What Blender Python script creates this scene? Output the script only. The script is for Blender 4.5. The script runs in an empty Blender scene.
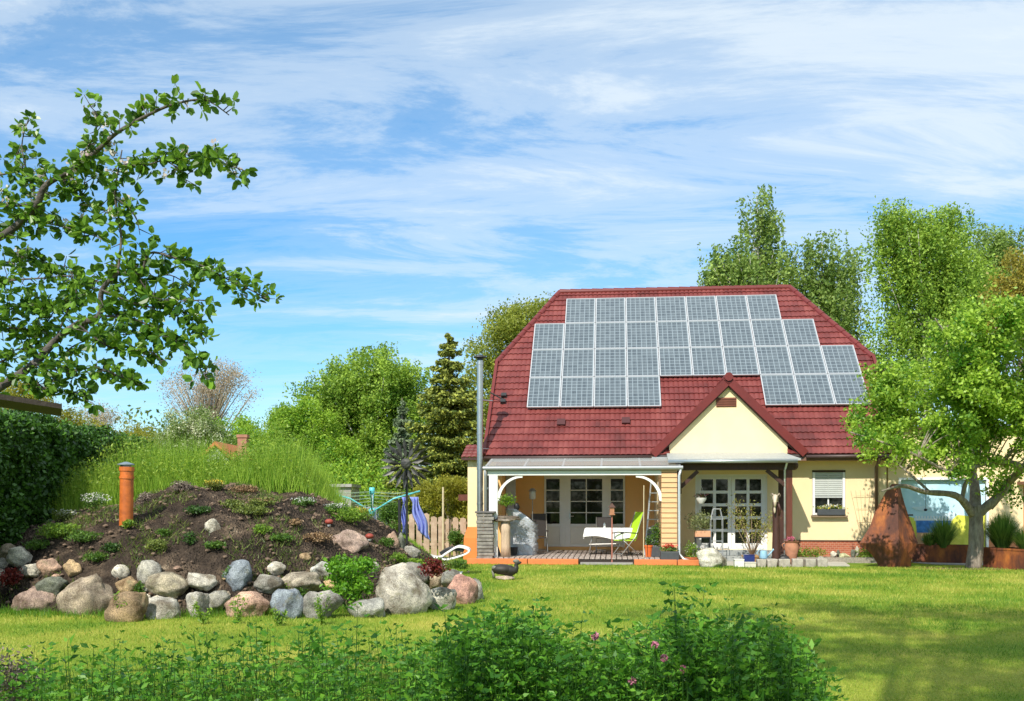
import bpy, bmesh, math, random
import numpy as np
from math import radians, sin, cos, tan, pi, sqrt
from mathutils import Vector, Matrix
random.seed(7); rng = np.random.default_rng(11)
S = bpy.context.scene; COL = S.collection
F, HY, HC = 1000.0, 503.0, 1.65          # focal in px, horizon row, eye height
TH = radians(5.7); CT, ST = cos(TH), sin(TH); OX, OY = 2.543, 28.9

def P(px, py, Y): return Vector(((px-512)*Y/F, Y, HC+(HY-py)*Y/F))
def HP(px, py, v):                        # picture point -> house coordinates (u, v, z) on the plane v = const
    a = (px-512)/F
    u = (a*(OY+v*CT)-OX-v*ST)/(CT+a*ST); Y = OY-u*ST+v*CT
    return (u, v, HC+(HY-py)*Y/F)
def W(u, v, z=0.0): return Vector((OX+u*CT+v*ST, OY-u*ST+v*CT, z))
def GP(px, py, z=0.0):                    # ground point seen at px, py
    Y = (HC-z)*F/(py-HY); return Vector(((px-512)*Y/F, Y, z))

# ---------------------------------------------------------------- materials
MATS = {}
def nmat(name):
    m = bpy.data.materials.new(name); m.use_nodes = True
    nt = m.node_tree; b = nt.nodes['Principled BSDF']; return m, nt, b
def N(nt, t, **k):
    n = nt.nodes.new(t)
    for a, v in k.items(): setattr(n, a, v)
    return n
def ramp(nt, src, stops):
    r = N(nt, 'ShaderNodeValToRGB'); e = r.color_ramp.elements
    while len(e) < len(stops): e.new(0.5)
    for i, (p, c) in enumerate(stops): e[i].position = p; e[i].color = (*c, 1) if len(c) == 3 else c
    nt.links.new(src, r.inputs[0]); return r
def mat(name, c, rough=0.6, var=0.15, scale=6.0, bump=0.0, bscale=60.0, metal=0.0, c2=None, spec=0.5, detail=6, stretch=None, coat=0):
    """principled with noise-varied colour between c*(1-var) and c*(1+var) (or c and c2) and an optional bump"""
    if name in MATS: return MATS[name]
    m, nt, b = nmat(name); L = nt.links
    tc = N(nt, 'ShaderNodeTexCoord'); vec = tc.outputs['Object']
    if stretch:
        mp = N(nt, 'ShaderNodeMapping'); mp.inputs['Scale'].default_value = stretch; L.new(vec, mp.inputs[0]); vec = mp.outputs[0]
    no = N(nt, 'ShaderNodeTexNoise'); no.inputs['Scale'].default_value = scale; no.inputs['Detail'].default_value = detail
    no.inputs['Roughness'].default_value = 0.65
    L.new(vec, no.inputs['Vector'])
    ca = tuple(x*(1-var) for x in c); cb = c2 if c2 else tuple(min(1, x*(1+var)) for x in c)
    r = ramp(nt, no.outputs['Fac'], [(0.3, ca), (0.7, cb)])
    L.new(r.outputs[0], b.inputs['Base Color'])
    b.inputs['Roughness'].default_value = rough; b.inputs['Metallic'].default_value = metal
    b.inputs['Specular IOR Level'].default_value = spec; b.inputs['Coat Weight'].default_value = coat
    if bump:
        n2 = N(nt, 'ShaderNodeTexNoise'); n2.inputs['Scale'].default_value = bscale; n2.inputs['Detail'].default_value = 5
        L.new(vec, n2.inputs['Vector'])
        bp = N(nt, 'ShaderNodeBump'); bp.inputs['Strength'].default_value = bump; bp.inputs['Distance'].default_value = 0.02
        L.new(n2.outputs['Fac'], bp.inputs['Height']); L.new(bp.outputs[0], b.inputs['Normal'])
    MATS[name] = m; return m
def leafmat(name, dark, light, trans=0.35, rough=0.5, mid=None):
    if name in MATS: return MATS[name]
    m, nt, b = nmat(name); L = nt.links
    at = N(nt, 'ShaderNodeAttribute', attribute_name='rnd')
    st = [(0.0, dark), (1.0, light)] if mid is None else [(0.0, dark), (0.5, mid), (1.0, light)]
    r = ramp(nt, at.outputs['Fac'], st)
    L.new(r.outputs[0], b.inputs['Base Color']); b.inputs['Roughness'].default_value = rough; b.inputs['Specular IOR Level'].default_value = 0.35
    t = N(nt, 'ShaderNodeBsdfTranslucent'); mx = N(nt, 'ShaderNodeMixShader'); mx.inputs[0].default_value = trans
    hs = N(nt, 'ShaderNodeHueSaturation'); hs.inputs['Hue'].default_value = 0.485; hs.inputs['Value'].default_value = 1.5
    L.new(r.outputs[0], hs.inputs['Color']); L.new(hs.outputs[0], t.inputs['Color'])
    L.new(b.outputs[0], mx.inputs[1]); L.new(t.outputs[0], mx.inputs[2])
    L.new(mx.outputs[0], nt.nodes['Material Output'].inputs['Surface']); MATS[name] = m; return m

# ---------------------------------------------------------------- mesh helpers
class MB:
    def __init__(s): s.v = []; s.f = []
    def add(s, vs, fs):
        o = len(s.v); s.v += [tuple(p) for p in vs]; s.f += [tuple(i+o for i in f) for f in fs]; return s
    def box(s, x0, x1, y0, y1, z0, z1):
        return s.add([(x, y, z) for z in (z0, z1) for y in (y0, y1) for x in (x0, x1)],
                     [(0, 2, 3, 1), (4, 5, 7, 6), (0, 1, 5, 4), (2, 6, 7, 3), (0, 4, 6, 2), (1, 3, 7, 5)])
    def bar(s, a, b, w, h=None, up=(0, 0, 1)):        # rectangular bar a -> b
        h = h or w; a = Vector(a); b = Vector(b); d = (b-a).normalized(); u = Vector(up)
        if abs(d.dot(u)) > 0.95: u = Vector((0, 1, 0))
        x = d.cross(u).normalized(); y = x.cross(d).normalized()
        vs = [p+x*i*w/2+y*j*h/2 for p in (a, b) for i, j in ((-1, -1), (1, -1), (1, 1), (-1, 1))]
        return s.add(vs, [(0, 3, 2, 1), (4, 5, 6, 7), (0, 1, 5, 4), (1, 2, 6, 5), (2, 3, 7, 6), (3, 0, 4, 7)])
    def tube(s, pts, rad, n=8, cap=True):
        pts = [Vector(p) for p in pts]; k = len(pts)
        if not hasattr(rad, '__len__'): rad = [rad]*k
        vs = []; pr = None
        for i, p in enumerate(pts):
            d = (pts[min(i+1, k-1)]-pts[max(i-1, 0)])
            d = d.normalized() if d.length > 1e-9 else Vector((0, 0, 1))
            if pr is None: x = d.orthogonal().normalized()
            else:
                x = pr-d*pr.dot(d); x = x.normalized() if x.length > 1e-6 else d.orthogonal().normalized()
            pr = x; y = d.cross(x)
            vs += [p+(x*cos(2*pi*j/n)+y*sin(2*pi*j/n))*rad[i] for j in range(n)]
        fs = [(i*n+j, i*n+(j+1) % n, (i+1)*n+(j+1) % n, (i+1)*n+j) for i in range(k-1) for j in range(n)]
        if cap: fs += [tuple(range(n-1, -1, -1)), tuple((k-1)*n+j for j in range(n))]
        return s.add(vs, fs)
    def lathe(s, prof, c=(0, 0, 0), n=20, jit=0):
        vs = []
        for r, z in prof:
            vs += [(c[0]+r*(1+random.uniform(-jit, jit))*cos(2*pi*j/n), c[1]+r*(1+random.uniform(-jit, jit))*sin(2*pi*j/n), c[2]+z) for j in range(n)]
        k = len(prof)
        fs = [(i*n+j, i*n+(j+1) % n, (i+1)*n+(j+1) % n, (i+1)*n+j) for i in range(k-1) for j in range(n)]
        fs += [tuple(range(n-1, -1, -1)), tuple((k-1)*n+j for j in range(n))]
        return s.add(vs, fs)
    def prism(s, poly, off):                          # planar polygon extruded by vector off
        n = len(poly); off = Vector(off); a = [Vector(p) for p in poly]
        return s.add(a+[p+off for p in a], [tuple(range(n)), tuple(range(2*n-1, n-1, -1))]+[(i, i+n, (i+1) % n+n, (i+1) % n) for i in range(n)])
    def ball(s, c, r, n=12, m=8, jit=0):
        if not hasattr(r, '__len__'): r = (r, r, r)
        vs = [(c[0], c[1], c[2]-r[2])]
        for i in range(1, m):
            t = pi*i/m
            for j in range(n):
                q = 1+random.uniform(-jit, jit)
                vs.append((c[0]+r[0]*q*sin(t)*cos(2*pi*j/n), c[1]+r[1]*q*sin(t)*sin(2*pi*j/n), c[2]-r[2]*q*cos(t)))
        vs.append((c[0], c[1], c[2]+r[2])); e = len(vs)-1
        fs = [(0, 1+(j+1) % n, 1+j) for j in range(n)]
        fs += [(1+i*n+j, 1+i*n+(j+1) % n, 1+(i+1)*n+(j+1) % n, 1+(i+1)*n+j) for i in range(m-2) for j in range(n)]
        fs += [(1+(m-2)*n+j, 1+(m-2)*n+(j+1) % n, e) for j in range(n)]
        return s.add(vs, fs)
    def build(s, name, m, parent=None, smooth=False, bevel=0.0, loc=None):
        me = bpy.data.meshes.new(name); me.from_pydata(s.v, [], s.f); me.materials.append(m)
        bm = bmesh.new(); bm.from_mesh(me); bmesh.ops.recalc_face_normals(bm, faces=bm.faces); bm.to_mesh(me); bm.free()
        if smooth: me.polygons.foreach_set('use_smooth', [True]*len(me.polygons))
        o = bpy.data.objects.new(name, me); COL.objects.link(o); o.parent = parent
        if loc is not None: o.location = loc
        if bevel:
            b = o.modifiers.new('bevel', 'BEVEL'); b.width = bevel; b.segments = 2; b.limit_method = 'ANGLE'
        if smooth == 'auto':
            me.polygons.foreach_set('use_smooth', [True]*len(me.polygons)); me.set_sharp_from_angle(angle=radians(40))
        return o
def tag(o, label=None, cat=None, group=None, kind=None):
    if label: o['label'] = label
    if cat: o['category'] = cat
    if group: o['group'] = group
    if kind: o['kind'] = kind
    return o
def thing(name, label, cat, loc=(0, 0, 0), rz=0.0, group=None):
    o = bpy.data.objects.new(name, None); COL.objects.link(o); o.empty_display_size = 0.2
    o.location = loc; o.rotation_euler = (0, 0, rz); return tag(o, label, cat, group)
def hthing(name, label, cat, px, py, v, z=0.0, group=None):   # stands in house coordinates, below picture column px
    u = HP(px, py, v)[0]; return thing(name, label, cat, W(u, v, z), -TH, group)
def copy_tree(o, parent=None):
    c = o.copy(); COL.objects.link(c); c.parent = parent
    for ch in list(o.children): copy_tree(ch, c)
    return c
def npmesh(name, V, K, m, parent=None, rnd=None, smooth=False):
    """V (n*K,3) vertices, every K of them one face"""
    n = len(V)//K; me = bpy.data.meshes.new(name)
    me.vertices.add(len(V)); me.vertices.foreach_set('co', np.ascontiguousarray(V, dtype=np.float32).ravel())
    me.loops.add(len(V)); me.loops.foreach_set('vertex_index', np.arange(len(V), dtype=np.int32))
    me.polygons.add(n); me.polygons.foreach_set('loop_start', np.arange(0, len(V), K, dtype=np.int32))
    me.update(calc_edges=True); me.materials.append(m)
    if rnd is None: rnd = rng.random(n)
    a = me.attributes.new('rnd', 'FLOAT', 'POINT'); a.data.foreach_set('value', np.repeat(rnd, K).astype(np.float32))
    o = bpy.data.objects.new(name, me); COL.objects.link(o); o.parent = parent; return o
def unit(a): return a/(np.linalg.norm(a, axis=-1, keepdims=True)+1e-9)
def leafverts(C, size, axis=None, flat=0.0, asp=0.55, curl=0.25):
    """rhombic leaves at C (n,3); size scalar or (n,); returns (n*4,3), slightly folded"""
    n = len(C); A = unit(rng.normal(size=(n, 3))) if axis is None else unit(axis+rng.normal(size=(n, 3))*0.45)
    B = rng.normal(size=(n, 3))
    if flat: B[:, 2] *= (1-flat)
    B = unit(B-A*(A*B).sum(1, keepdims=True)); Nn = np.cross(A, B)
    sz = (np.full(n, size) if np.isscalar(size) else size)*rng.uniform(0.7, 1.25, n); sz = sz[:, None]
    v = np.stack([C-A*sz*0.5, C+B*sz*asp*0.5+Nn*sz*curl*0.3, C+A*sz*0.5, C-B*sz*asp*0.5+Nn*sz*curl*0.3], 1)
    return v.reshape(-1, 3)
# ---------------------------------------------------------------- camera, light, sky
cam = bpy.data.cameras.new('camera'); co = bpy.data.objects.new('camera', cam); COL.objects.link(co)
co.location = (0, 0, HC); co.rotation_euler = (radians(90), 0, 0); cam.sensor_width = 36; cam.lens = 36*F/1024
cam.shift_y = (HY-350.5)/1024; cam.clip_end = 3000; cam.clip_start = 0.1; S.camera = co
AZ, EL = radians(24), radians(44)          # light travels towards +y, turned by AZ to +x
sl = bpy.data.lights.new('sun', 'SUN'); sl.energy = 4.6; sl.angle = radians(0.6); sl.color = (1.0, 0.93, 0.82)
so = bpy.data.objects.new('sun', sl); COL.objects.link(so)
so.rotation_euler = Vector((sin(AZ)*cos(EL), cos(AZ)*cos(EL), -sin(EL))).to_track_quat('-Z', 'Y').to_euler()
wd = bpy.data.worlds.new('World'); S.world = wd; wd.use_nodes = True; nt = wd.node_tree; L = nt.links
bg = nt.nodes['Background']; sky = N(nt, 'ShaderNodeTexSky', sky_type='NISHITA'); sky.sun_disc = False
sky.sun_elevation = EL; sky.sun_rotation = radians(180)+AZ; sky.air_density = 1.1; sky.dust_density = 0.25; sky.ozone_density = 2.5
tc = N(nt, 'ShaderNodeTexCoord'); sp = N(nt, 'ShaderNodeSeparateXYZ'); L.new(tc.outputs['Generated'], sp.inputs[0])
def M(op, a, b=None, c=None):
    n = N(nt, 'ShaderNodeMath', operation=op)
    for i, x in enumerate((a, b, c)):
        if x is None: continue
        if isinstance(x, (int, float)): n.inputs[i].default_value = x
        else: L.new(x, n.inputs[i])
    return n.outputs[0]
zz = M('MAXIMUM', M('ADD', sp.outputs[2], 0.12), 0.03)
cx = M('DIVIDE', sp.outputs[0], zz); cy = M('DIVIDE', sp.outputs[1], zz)
cb = N(nt, 'ShaderNodeCombineXYZ'); L.new(cx, cb.inputs[0]); L.new(cy, cb.inputs[1])
mp = N(nt, 'ShaderNodeMapping'); mp.inputs['Rotation'].default_value = (0, 0, radians(-58)); mp.inputs['Scale'].default_value = (1.0, 2.6, 1)
mp.inputs['Location'].default_value = (3.3, 1.2, 0); L.new(cb.outputs[0], mp.inputs[0])
n1 = N(nt, 'ShaderNodeTexNoise'); n1.inputs['Scale'].default_value = 1.15; n1.inputs['Detail'].default_value = 12
n1.inputs['Roughness'].default_value = 0.68; n1.inputs['Distortion'].default_value = 0.5; L.new(mp.outputs[0], n1.inputs['Vector'])
n2 = N(nt, 'ShaderNodeTexNoise'); n2.inputs['Scale'].default_value = 0.33; n2.inputs['Detail'].default_value = 3; L.new(cb.outputs[0], n2.inputs['Vector'])
# more veil overhead and to the right, thin streaks lower down
side = M('MULTIPLY', M('ADD', M('MULTIPLY', sp.outputs[0], 0.11), M('MULTIPLY', sp.outputs[2], 0.40)), 1.0)
den = M('ADD', M('ADD', M('ADD', M('MULTIPLY', n1.outputs['Fac'], 0.85), M('MULTIPLY', n2.outputs['Fac'], 0.30)), -0.05), side)
cr = ramp(nt, den, [(0.45, (.05, .05, .05)), (0.56, (.20, .20, .20)), (0.67, (.52, .52, .52)), (.80, (.85, .85, .85)), (.9, (.94, .94, .94))]); cr.color_ramp.interpolation = 'EASE'
cm = N(nt, 'ShaderNodeMix', data_type='RGBA'); L.new(cr.outputs[0], cm.inputs[0])
hs = N(nt, 'ShaderNodeHueSaturation'); hs.inputs['Saturation'].default_value = 1.22; hs.inputs['Value'].default_value = 1.5; hz = ramp(nt, sp.outputs[2], [(0.0, (.66, .78, .95)), (.22, (.72, .88, .98)), (.5, (.76, .95, .97))]); hm = N(nt, 'ShaderNodeMix', data_type='RGBA', blend_type='MULTIPLY'); hm.inputs[0].default_value = 1; L.new(sky.outputs[0], hm.inputs[6]); L.new(hz.outputs[0], hm.inputs[7]); L.new(hm.outputs[2], hs.inputs['Color'])
L.new(hs.outputs[0], cm.inputs[6]); cm.inputs[7].default_value = (6.7, 7.5, 8.1, 1)
L.new(cm.outputs[2], bg.inputs['Color']); bg.inputs['Strength'].default_value = 0.1
S.view_settings.view_transform = 'Standard'; S.view_settings.look = 'None'; S.view_settings.exposure = 0.36; S.view_settings.gamma = 1
S.render.engine = 'CYCLES'; S.cycles.max_bounces = 6; S.cycles.transparent_max_bounces = 12
S.cycles.sample_clamp_indirect = 4; S.cycles.use_denoising = True

# ---------------------------------------------------------------- ground
def grassmat():
    m, nt, b = nmat('lawn'); L = nt.links; tc = N(nt, 'ShaderNodeTexCoord')
    a = N(nt, 'ShaderNodeTexNoise'); a.inputs['Scale'].default_value = 0.5; a.inputs['Detail'].default_value = 10; L.new(tc.outputs['Object'], a.inputs[0])
    c = N(nt, 'ShaderNodeTexNoise'); c.inputs['Scale'].default_value = 30; c.inputs['Detail'].default_value = 6; L.new(tc.outputs['Object'], c.inputs[0])
    r = ramp(nt, a.outputs[0], [(0.32, (.09, .20, .014)), (0.5, (.20, .27, .026)), (0.68, (.36, .35, .06))])
    r2 = ramp(nt, c.outputs[0], [(0.3, (.6, .6, .6)), (0.7, (1.25, 1.25, 1.2))])
    x = N(nt, 'ShaderNodeMix', data_type='RGBA', blend_type='MULTIPLY'); x.inputs[0].default_value = 1
    L.new(r.outputs[0], x.inputs[6]); L.new(r2.outputs[0], x.inputs[7]); L.new(x.outputs[2], b.inputs['Base Color'])
    b.inputs['Roughness'].default_value = 0.9; b.inputs['Specular IOR Level'].default_value = 0.15
    bp = N(nt, 'ShaderNodeBump'); bp.inputs['Strength'].default_value = 0.7; bp.inputs['Distance'].default_value = 0.04
    L.new(c.outputs[0], bp.inputs['Height']); L.new(bp.outputs[0], b.inputs['Normal']); return m
LAWN = grassmat()
g = MB(); g.add([(-900, -300, 0), (900, -300, 0), (900, 1500, 0), (-900, 1500, 0)], [(0, 1, 2, 3)])
tag(g.build('lawn', LAWN), kind='structure')

from mathutils import noise as mn_
# the mound
MCX, MCY, MAX, MAXL, MAY, MH = -5.25, 19.25, 4.15, 5.4, 4.35, 1.95
def mz(x, y):
    r2 = ((x-MCX)/(MAX if x > MCX else MAXL))**2+((y-MCY)/(MAY if y < MCY else 5.6))**2
    if r2 >= 1: return 0.0
    w = 1.0+0.045*sin(2.1*x+1.3)*cos(1.7*y)+0.03*sin(4.3*x+2.9*y)
    return MH*(1-r2)**0.8*w
def mray(px, py, lift=0.0):
    Y = 11.0
    while Y < 26:
        p = P(px, py, Y)
        if p.z <= mz(p.x, Y)+lift: return p
        Y += 0.02
    return None
def soilmat():
    m, nt, b = nmat('soil'); L = nt.links; tc = N(nt, 'ShaderNodeTexCoord')
    a = N(nt, 'ShaderNodeTexNoise'); a.inputs['Scale'].default_value = 1.6; a.inputs['Detail'].default_value = 10; a.inputs['Roughness'].default_value = .7; L.new(tc.outputs['Object'], a.inputs[0])
    c = N(nt, 'ShaderNodeTexVoronoi'); c.inputs['Scale'].default_value = 26; L.new(tc.outputs['Object'], c.inputs[0])
    r = ramp(nt, a.outputs[0], [(0.36, (.028, .022, .017)), (0.50, (.065, .049, .037)), (0.60, (.13, .095, .066)), (0.70, (.34, .27, .19))])
    L.new(r.outputs[0], b.inputs['Base Color']); b.inputs['Roughness'].default_value = 0.95; b.inputs['Specular IOR Level'].default_value = .1
    n3 = N(nt, 'ShaderNodeTexNoise'); n3.inputs['Scale'].default_value = 14; n3.inputs['Detail'].default_value = 8; L.new(tc.outputs['Object'], n3.inputs[0])
    ad = N(nt, 'ShaderNodeMath', operation='ADD'); L.new(c.outputs[0], ad.inputs[0]); L.new(n3.outputs[0], ad.inputs[1])
    bp = N(nt, 'ShaderNodeBump'); bp.inputs['Strength'].default_value = 0.9; bp.inputs['Distance'].default_value = 0.07
    L.new(ad.outputs[0], bp.inputs['Height']); L.new(bp.outputs[0], b.inputs['Normal']); return m
g = MB(); nx, ny = 200, 200; vs = []; fs = []
for j in range(ny+1):
    for i in range(nx+1):
        x = MCX-5.6+9.9*i/nx; y = 14.7+10.4*j/ny; h = mz(x, y)
        if h > 0.04: h += random.uniform(-.03, .03)+.05*mn_.noise(Vector((x*2.2, y*2.2, 0)))+.03*mn_.noise(Vector((x*6, y*6, 2)))
        vs.append((x, y, h-0.03))
for j in range(ny):
    for i in range(nx):
        a = j*(nx+1)+i; q = (a, a+1, a+nx+2, a+nx+1)
        if max(vs[k][2] for k in q) > -0.02: fs.append(q)
g.add(vs, fs); tag(g.build('soil_mound', soilmat(), smooth=True), kind='structure')

# ---------------------------------------------------------------- boulders
def rockmat():
    m, nt, b = nmat('rock'); L = nt.links; tc = N(nt, 'ShaderNodeTexCoord'); oi = N(nt, 'ShaderNodeObjectInfo')
    ad = N(nt, 'ShaderNodeVectorMath', operation='ADD'); L.new(tc.outputs['Object'], ad.inputs[0]); L.new(oi.outputs['Location'], ad.inputs[1])
    def noi(s, d=6, r=.6):
        n = N(nt, 'ShaderNodeTexNoise'); n.inputs['Scale'].default_value = s; n.inputs['Detail'].default_value = d; n.inputs['Roughness'].default_value = r
        L.new(ad.outputs[0], n.inputs[0]); return n.outputs['Fac']
    def mul(a, bb):
        x = N(nt, 'ShaderNodeMix', data_type='RGBA', blend_type='MULTIPLY'); x.inputs[0].default_value = 1; L.new(a, x.inputs[6]); L.new(bb, x.inputs[7]); return x.outputs[2]
    c = mul(oi.outputs['Color'], ramp(nt, noi(3.5, 8, .65), [(0.36, (.40, .36, .32)), (0.5, (.92, .92, .92)), (0.62, (1.5, 1.47, 1.4))]).outputs[0])
    c = mul(c, ramp(nt, noi(70, 3, .8), [(0.36, (.4, .4, .4)), (0.5, (1, 1, 1)), (0.64, (1.45, 1.45, 1.45))]).outputs[0])
    li = N(nt, 'ShaderNodeMix', data_type='RGBA'); L.new(ramp(nt, noi(6, 10, .75), [(0.56, (0, 0, 0)), (0.66, (.75, .75, .75))]).outputs[0], li.inputs[0])
    L.new(c, li.inputs[6]); li.inputs[7].default_value = (.20, .185, .10, 1); L.new(li.outputs[2], b.inputs['Base Color'])
    b.inputs['Roughness'].default_value = 0.85; b.inputs['Specular IOR Level'].default_value = .25
    bp = N(nt, 'ShaderNodeBump'); bp.inputs['Strength'].default_value = 0.9; bp.inputs['Distance'].default_value = 0.03
    L.new(noi(16, 8, .75), bp.inputs['Height']); L.new(bp.outputs[0], b.inputs['Normal']); return m
ROCK = rockmat()
from mathutils import noise as mn
def rock(name, loc, w, d, h, col, seed, ang=0, facet=0.5, tilt=0.0, parent=None):
    r = random.Random(seed); bm = bmesh.new(); bmesh.ops.create_icosphere(bm, subdivisions=4, radius=1)
    pl = []
    for k in range(9):
        n = Vector((r.gauss(0, 1), r.gauss(0, 1), r.gauss(0, 1))).normalized(); pl.append((n, r.uniform(0.55, .9)))
    off = Vector((r.uniform(0, 90), r.uniform(0, 90), r.uniform(0, 90)))
    for v in bm.verts:
        q = v.co.normalized(); rad = 1.0
        for n, dd in pl:
            t = n.dot(q)
            if t > 0.05: rad = min(rad, dd/t)
        fc_ = min(1, facet*.5+.62); rad = fc_*rad+(1-fc_)*1.0
        rad *= 1+0.20*mn.noise(q*1.2+off)+0.09*mn.noise(q*3.1+off)+0.035*mn.noise(q*8+off)+.015*mn.noise(q*20+off)
        v.co = q*rad
    x0, x1 = min(v.co.x for v in bm.verts), max(v.co.x for v in bm.verts); z0, z1 = min(v.co.z for v in bm.verts), max(v.co.z for v in bm.verts)
    for v in bm.verts: v.co = Vector(((v.co.x-(x0+x1)/2)*w/(x1-x0), v.co.y*d/2, (v.co.z-(z0+z1)/2)*h/(z1-z0)))
    if ang: bmesh.ops.rotate(bm, verts=bm.verts, cent=(0, 0, 0), matrix=Matrix.Rotation(ang, 3, 'Y'))
    me = bpy.data.meshes.new(name); bm.to_mesh(me); bm.free(); me.materials.append(ROCK)
    me.polygons.foreach_set('use_smooth', [True]*len(me.polygons))
    o = bpy.data.objects.new(name, me); COL.objects.link(o); o.location = loc; o.color = (*col, 1); o.parent = parent; return o
BE, PK, GR, BL, WH, DK, TN = (.36, .30, .22), (.40, .27, .20), (.30, .29, .25), (.20, .23, .26), (.50, .47, .39), (.13, .14, .11), (.42, .30, .17)
R_ = [ # x0,x1,y0,y1, colour, row (0 bottom on the grass, 1 on the mound, 2 loose on the slope), facet, tilt, label
 (0, 17, 544, 559, BE, 1, .3, 0, 'beige boulder topping the far left end of the stone edging below the hedge'),
 (7, 32, 547, 573, WH, 1, .5, .3, 'pale whitish boulder leaning left beneath the hedge, behind the dark red plant'),
 (-4, 8, 558, 572, GR, 1, .4, 0, 'small greenish grey stone cut by the left edge of the photo'),
 (-5, 4, 569, 586, WH, 1, .4, 0, 'pale stone sliver on the left picture edge beside the dark red plant'),
 (20, 43, 564, 578, WH, 1, .5, 0, 'cream flat-topped stone right of the dark red plant'),
 (40, 62, 559, 577, PK, 1, .7, -.2, 'angular pinkish beige stone above the dark green-grey boulder'),
 (65, 81, 560, 580, TN, 1, .7, -.5, 'small sandy yellow leaning stone above the biggest left boulder'),
 (-6, 38, 577, 611, (.27, .22, .19), 0, .5, .1, 'mauve-grey boulder at the lower left edge of the photo'),
 (16, 63, 586, 616, (.30, .22, .18), 0, .6, .15, 'low brownish pink boulder resting on the grass left of the biggest one'),
 (37, 66, 577, 598, DK, 1.5, .6, .1, 'dark green-grey boulder perched on the brownish pink one'),
 (63, 113, 575, 620, (.33, .27, .20), 0, .55, 0, 'biggest square-shouldered beige grey boulder in the left half of the edging'),
 (112, 129, 565, 581, WH, 1, .3, 0, 'small round pale stone just below the orange vent pipe'),
 (117, 138, 577, 597, TN, 1.5, .4, 0, 'round tan stone under the small pale one, above the brown pyramid boulder'),
 (138, 161, 561, 585, GR, 1, .35, -.4, 'upright egg-shaped grey-beige stone leaning right'),
 (109, 145, 592, 627, (.28, .20, .12), 0, .9, 0, 'brown pyramid-shaped boulder with a pointed top on the grass'),
 (146, 187, 573, 599, (.33, .29, .21), 1.4, .25, 0, 'round loaf-like grey-beige boulder on the pale block'),
 (144, 179, 598, 624, (.42, .40, .34), 0, .8, 0, 'pale grey square block on the grass under the loaf-like boulder'),
 (142, 151, 586, 592, GR, 1.5, .4, 0, 'tiny grey stone wedged between the tan stone and the pale block'),
 (187, 216, 573, 592, WH, 1.2, .6, -.15, 'pale wedge-shaped stone left of the blue-grey peaked one'),
 (187, 208, 592, 622, (.40, .38, .33), 0, .7, -.1, 'narrow upright light grey stone with a weed in front'),
 (208, 229, 591, 611, GR, 1.8, .35, 0, 'small round grey stone between the narrow upright and the pink boulder'),
 (223, 251, 561, 593, BL, 1, .8, 0, 'blue-grey stone with a peaked top in the upper row'),
 (227, 269, 592, 622, (.46, .30, .22), 0, .55, 0, 'salmon pink boulder on the grass with a leafy sprig in front'),
 (268, 286, 562, 576, WH, 1, .9, -.2, 'small white angular stone at the very top of the middle edging'),
 (255, 283, 575, 593, GR, 1.3, .35, 0, 'oval mid-grey stone directly above the slate-blue boulder'),
 (282, 321, 573, 594, (.34, .30, .23), 1.3, .4, .1, 'broad low beige-grey stone in the upper row right of the oval grey one'),
 (271, 304, 590, 624, BL, 0, .7, .1, 'slate-blue tall boulder on the grass right of the salmon pink one'),
 (311, 334, 562, 580, (.42, .43, .38), 1, .8, .4, 'pale grey pointed slab tilted right in the upper row'),
 (303, 342, 591, 624, (.28, .27, .24), 0, .65, .1, 'dark speckled grey boulder on the grass right of the slate-blue one'),
 (322, 346, 580, 591, TN, 1.4, .5, 0, 'flat sandy stone left of the bright green bush'),
 (333, 367, 530, 556, (.38, .28, .23), 2, .85, .45, 'large pinkish flat slab lying alone on the soil slope'),
 (367, 379, 562, 574, WH, 1, .5, .2, 'pale stone half hidden behind the bright green bush'),
 (349, 384, 599, 623, (.29, .29, .26), 0, .35, 0, 'round grey boulder right below the bright green bush'),
 (375, 430, 565, 619, (.42, .39, .33), 0, .45, .3, 'largest whitish speckled boulder of all, right of the bright green bush'),
 (385, 399, 532, 553, PK, 2, .4, -.2, 'rounded orange-pink stone standing beside the sunflower ornament pole'),
 (396, 405, 533, 555, DK, 2, .5, -.2, 'dark narrow stone pressed against the orange-pink one'),
 (401, 420, 546, 558, GR, 2, .3, 0, 'low round grey stone near the foot end of the white lounger'),
 (400, 430, 563, 591, (.20, .19, .17), 1.2, .7, .5, 'dark rough stone tucked behind the largest whitish boulder'),
 (428, 444, 572, 590, (.34, .27, .18), 1.2, .8, 0, 'beige square stone next to the small rusty red plant'),
 (441, 460, 570, 589, (.22, .22, .19), 1.2, .7, .3, 'dark grey stone behind the beige square one'),
 (426, 456, 588, 615, (.42, .41, .34), 0, .75, .35, 'whitish grey wedge boulder between the largest and the rosy egg'),
 (447, 477, 575, 609, (.42, .24, .19), 0, .25, .25, 'rosy egg-shaped boulder at the right end of the edging'),
 (468, 483, 579, 606, GR, .1, .35, .3, 'grey stone behind the rosy egg, last at the right end'),
 (205, 220, 519, 534, WH, 2, .95, 0, 'small white pointed stone alone high on the soil slope'),
 (300, 311, 553, 562, TN, 2, .5, 0, 'small tan stone bedded in the soil above the white angular one'),
]
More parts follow.
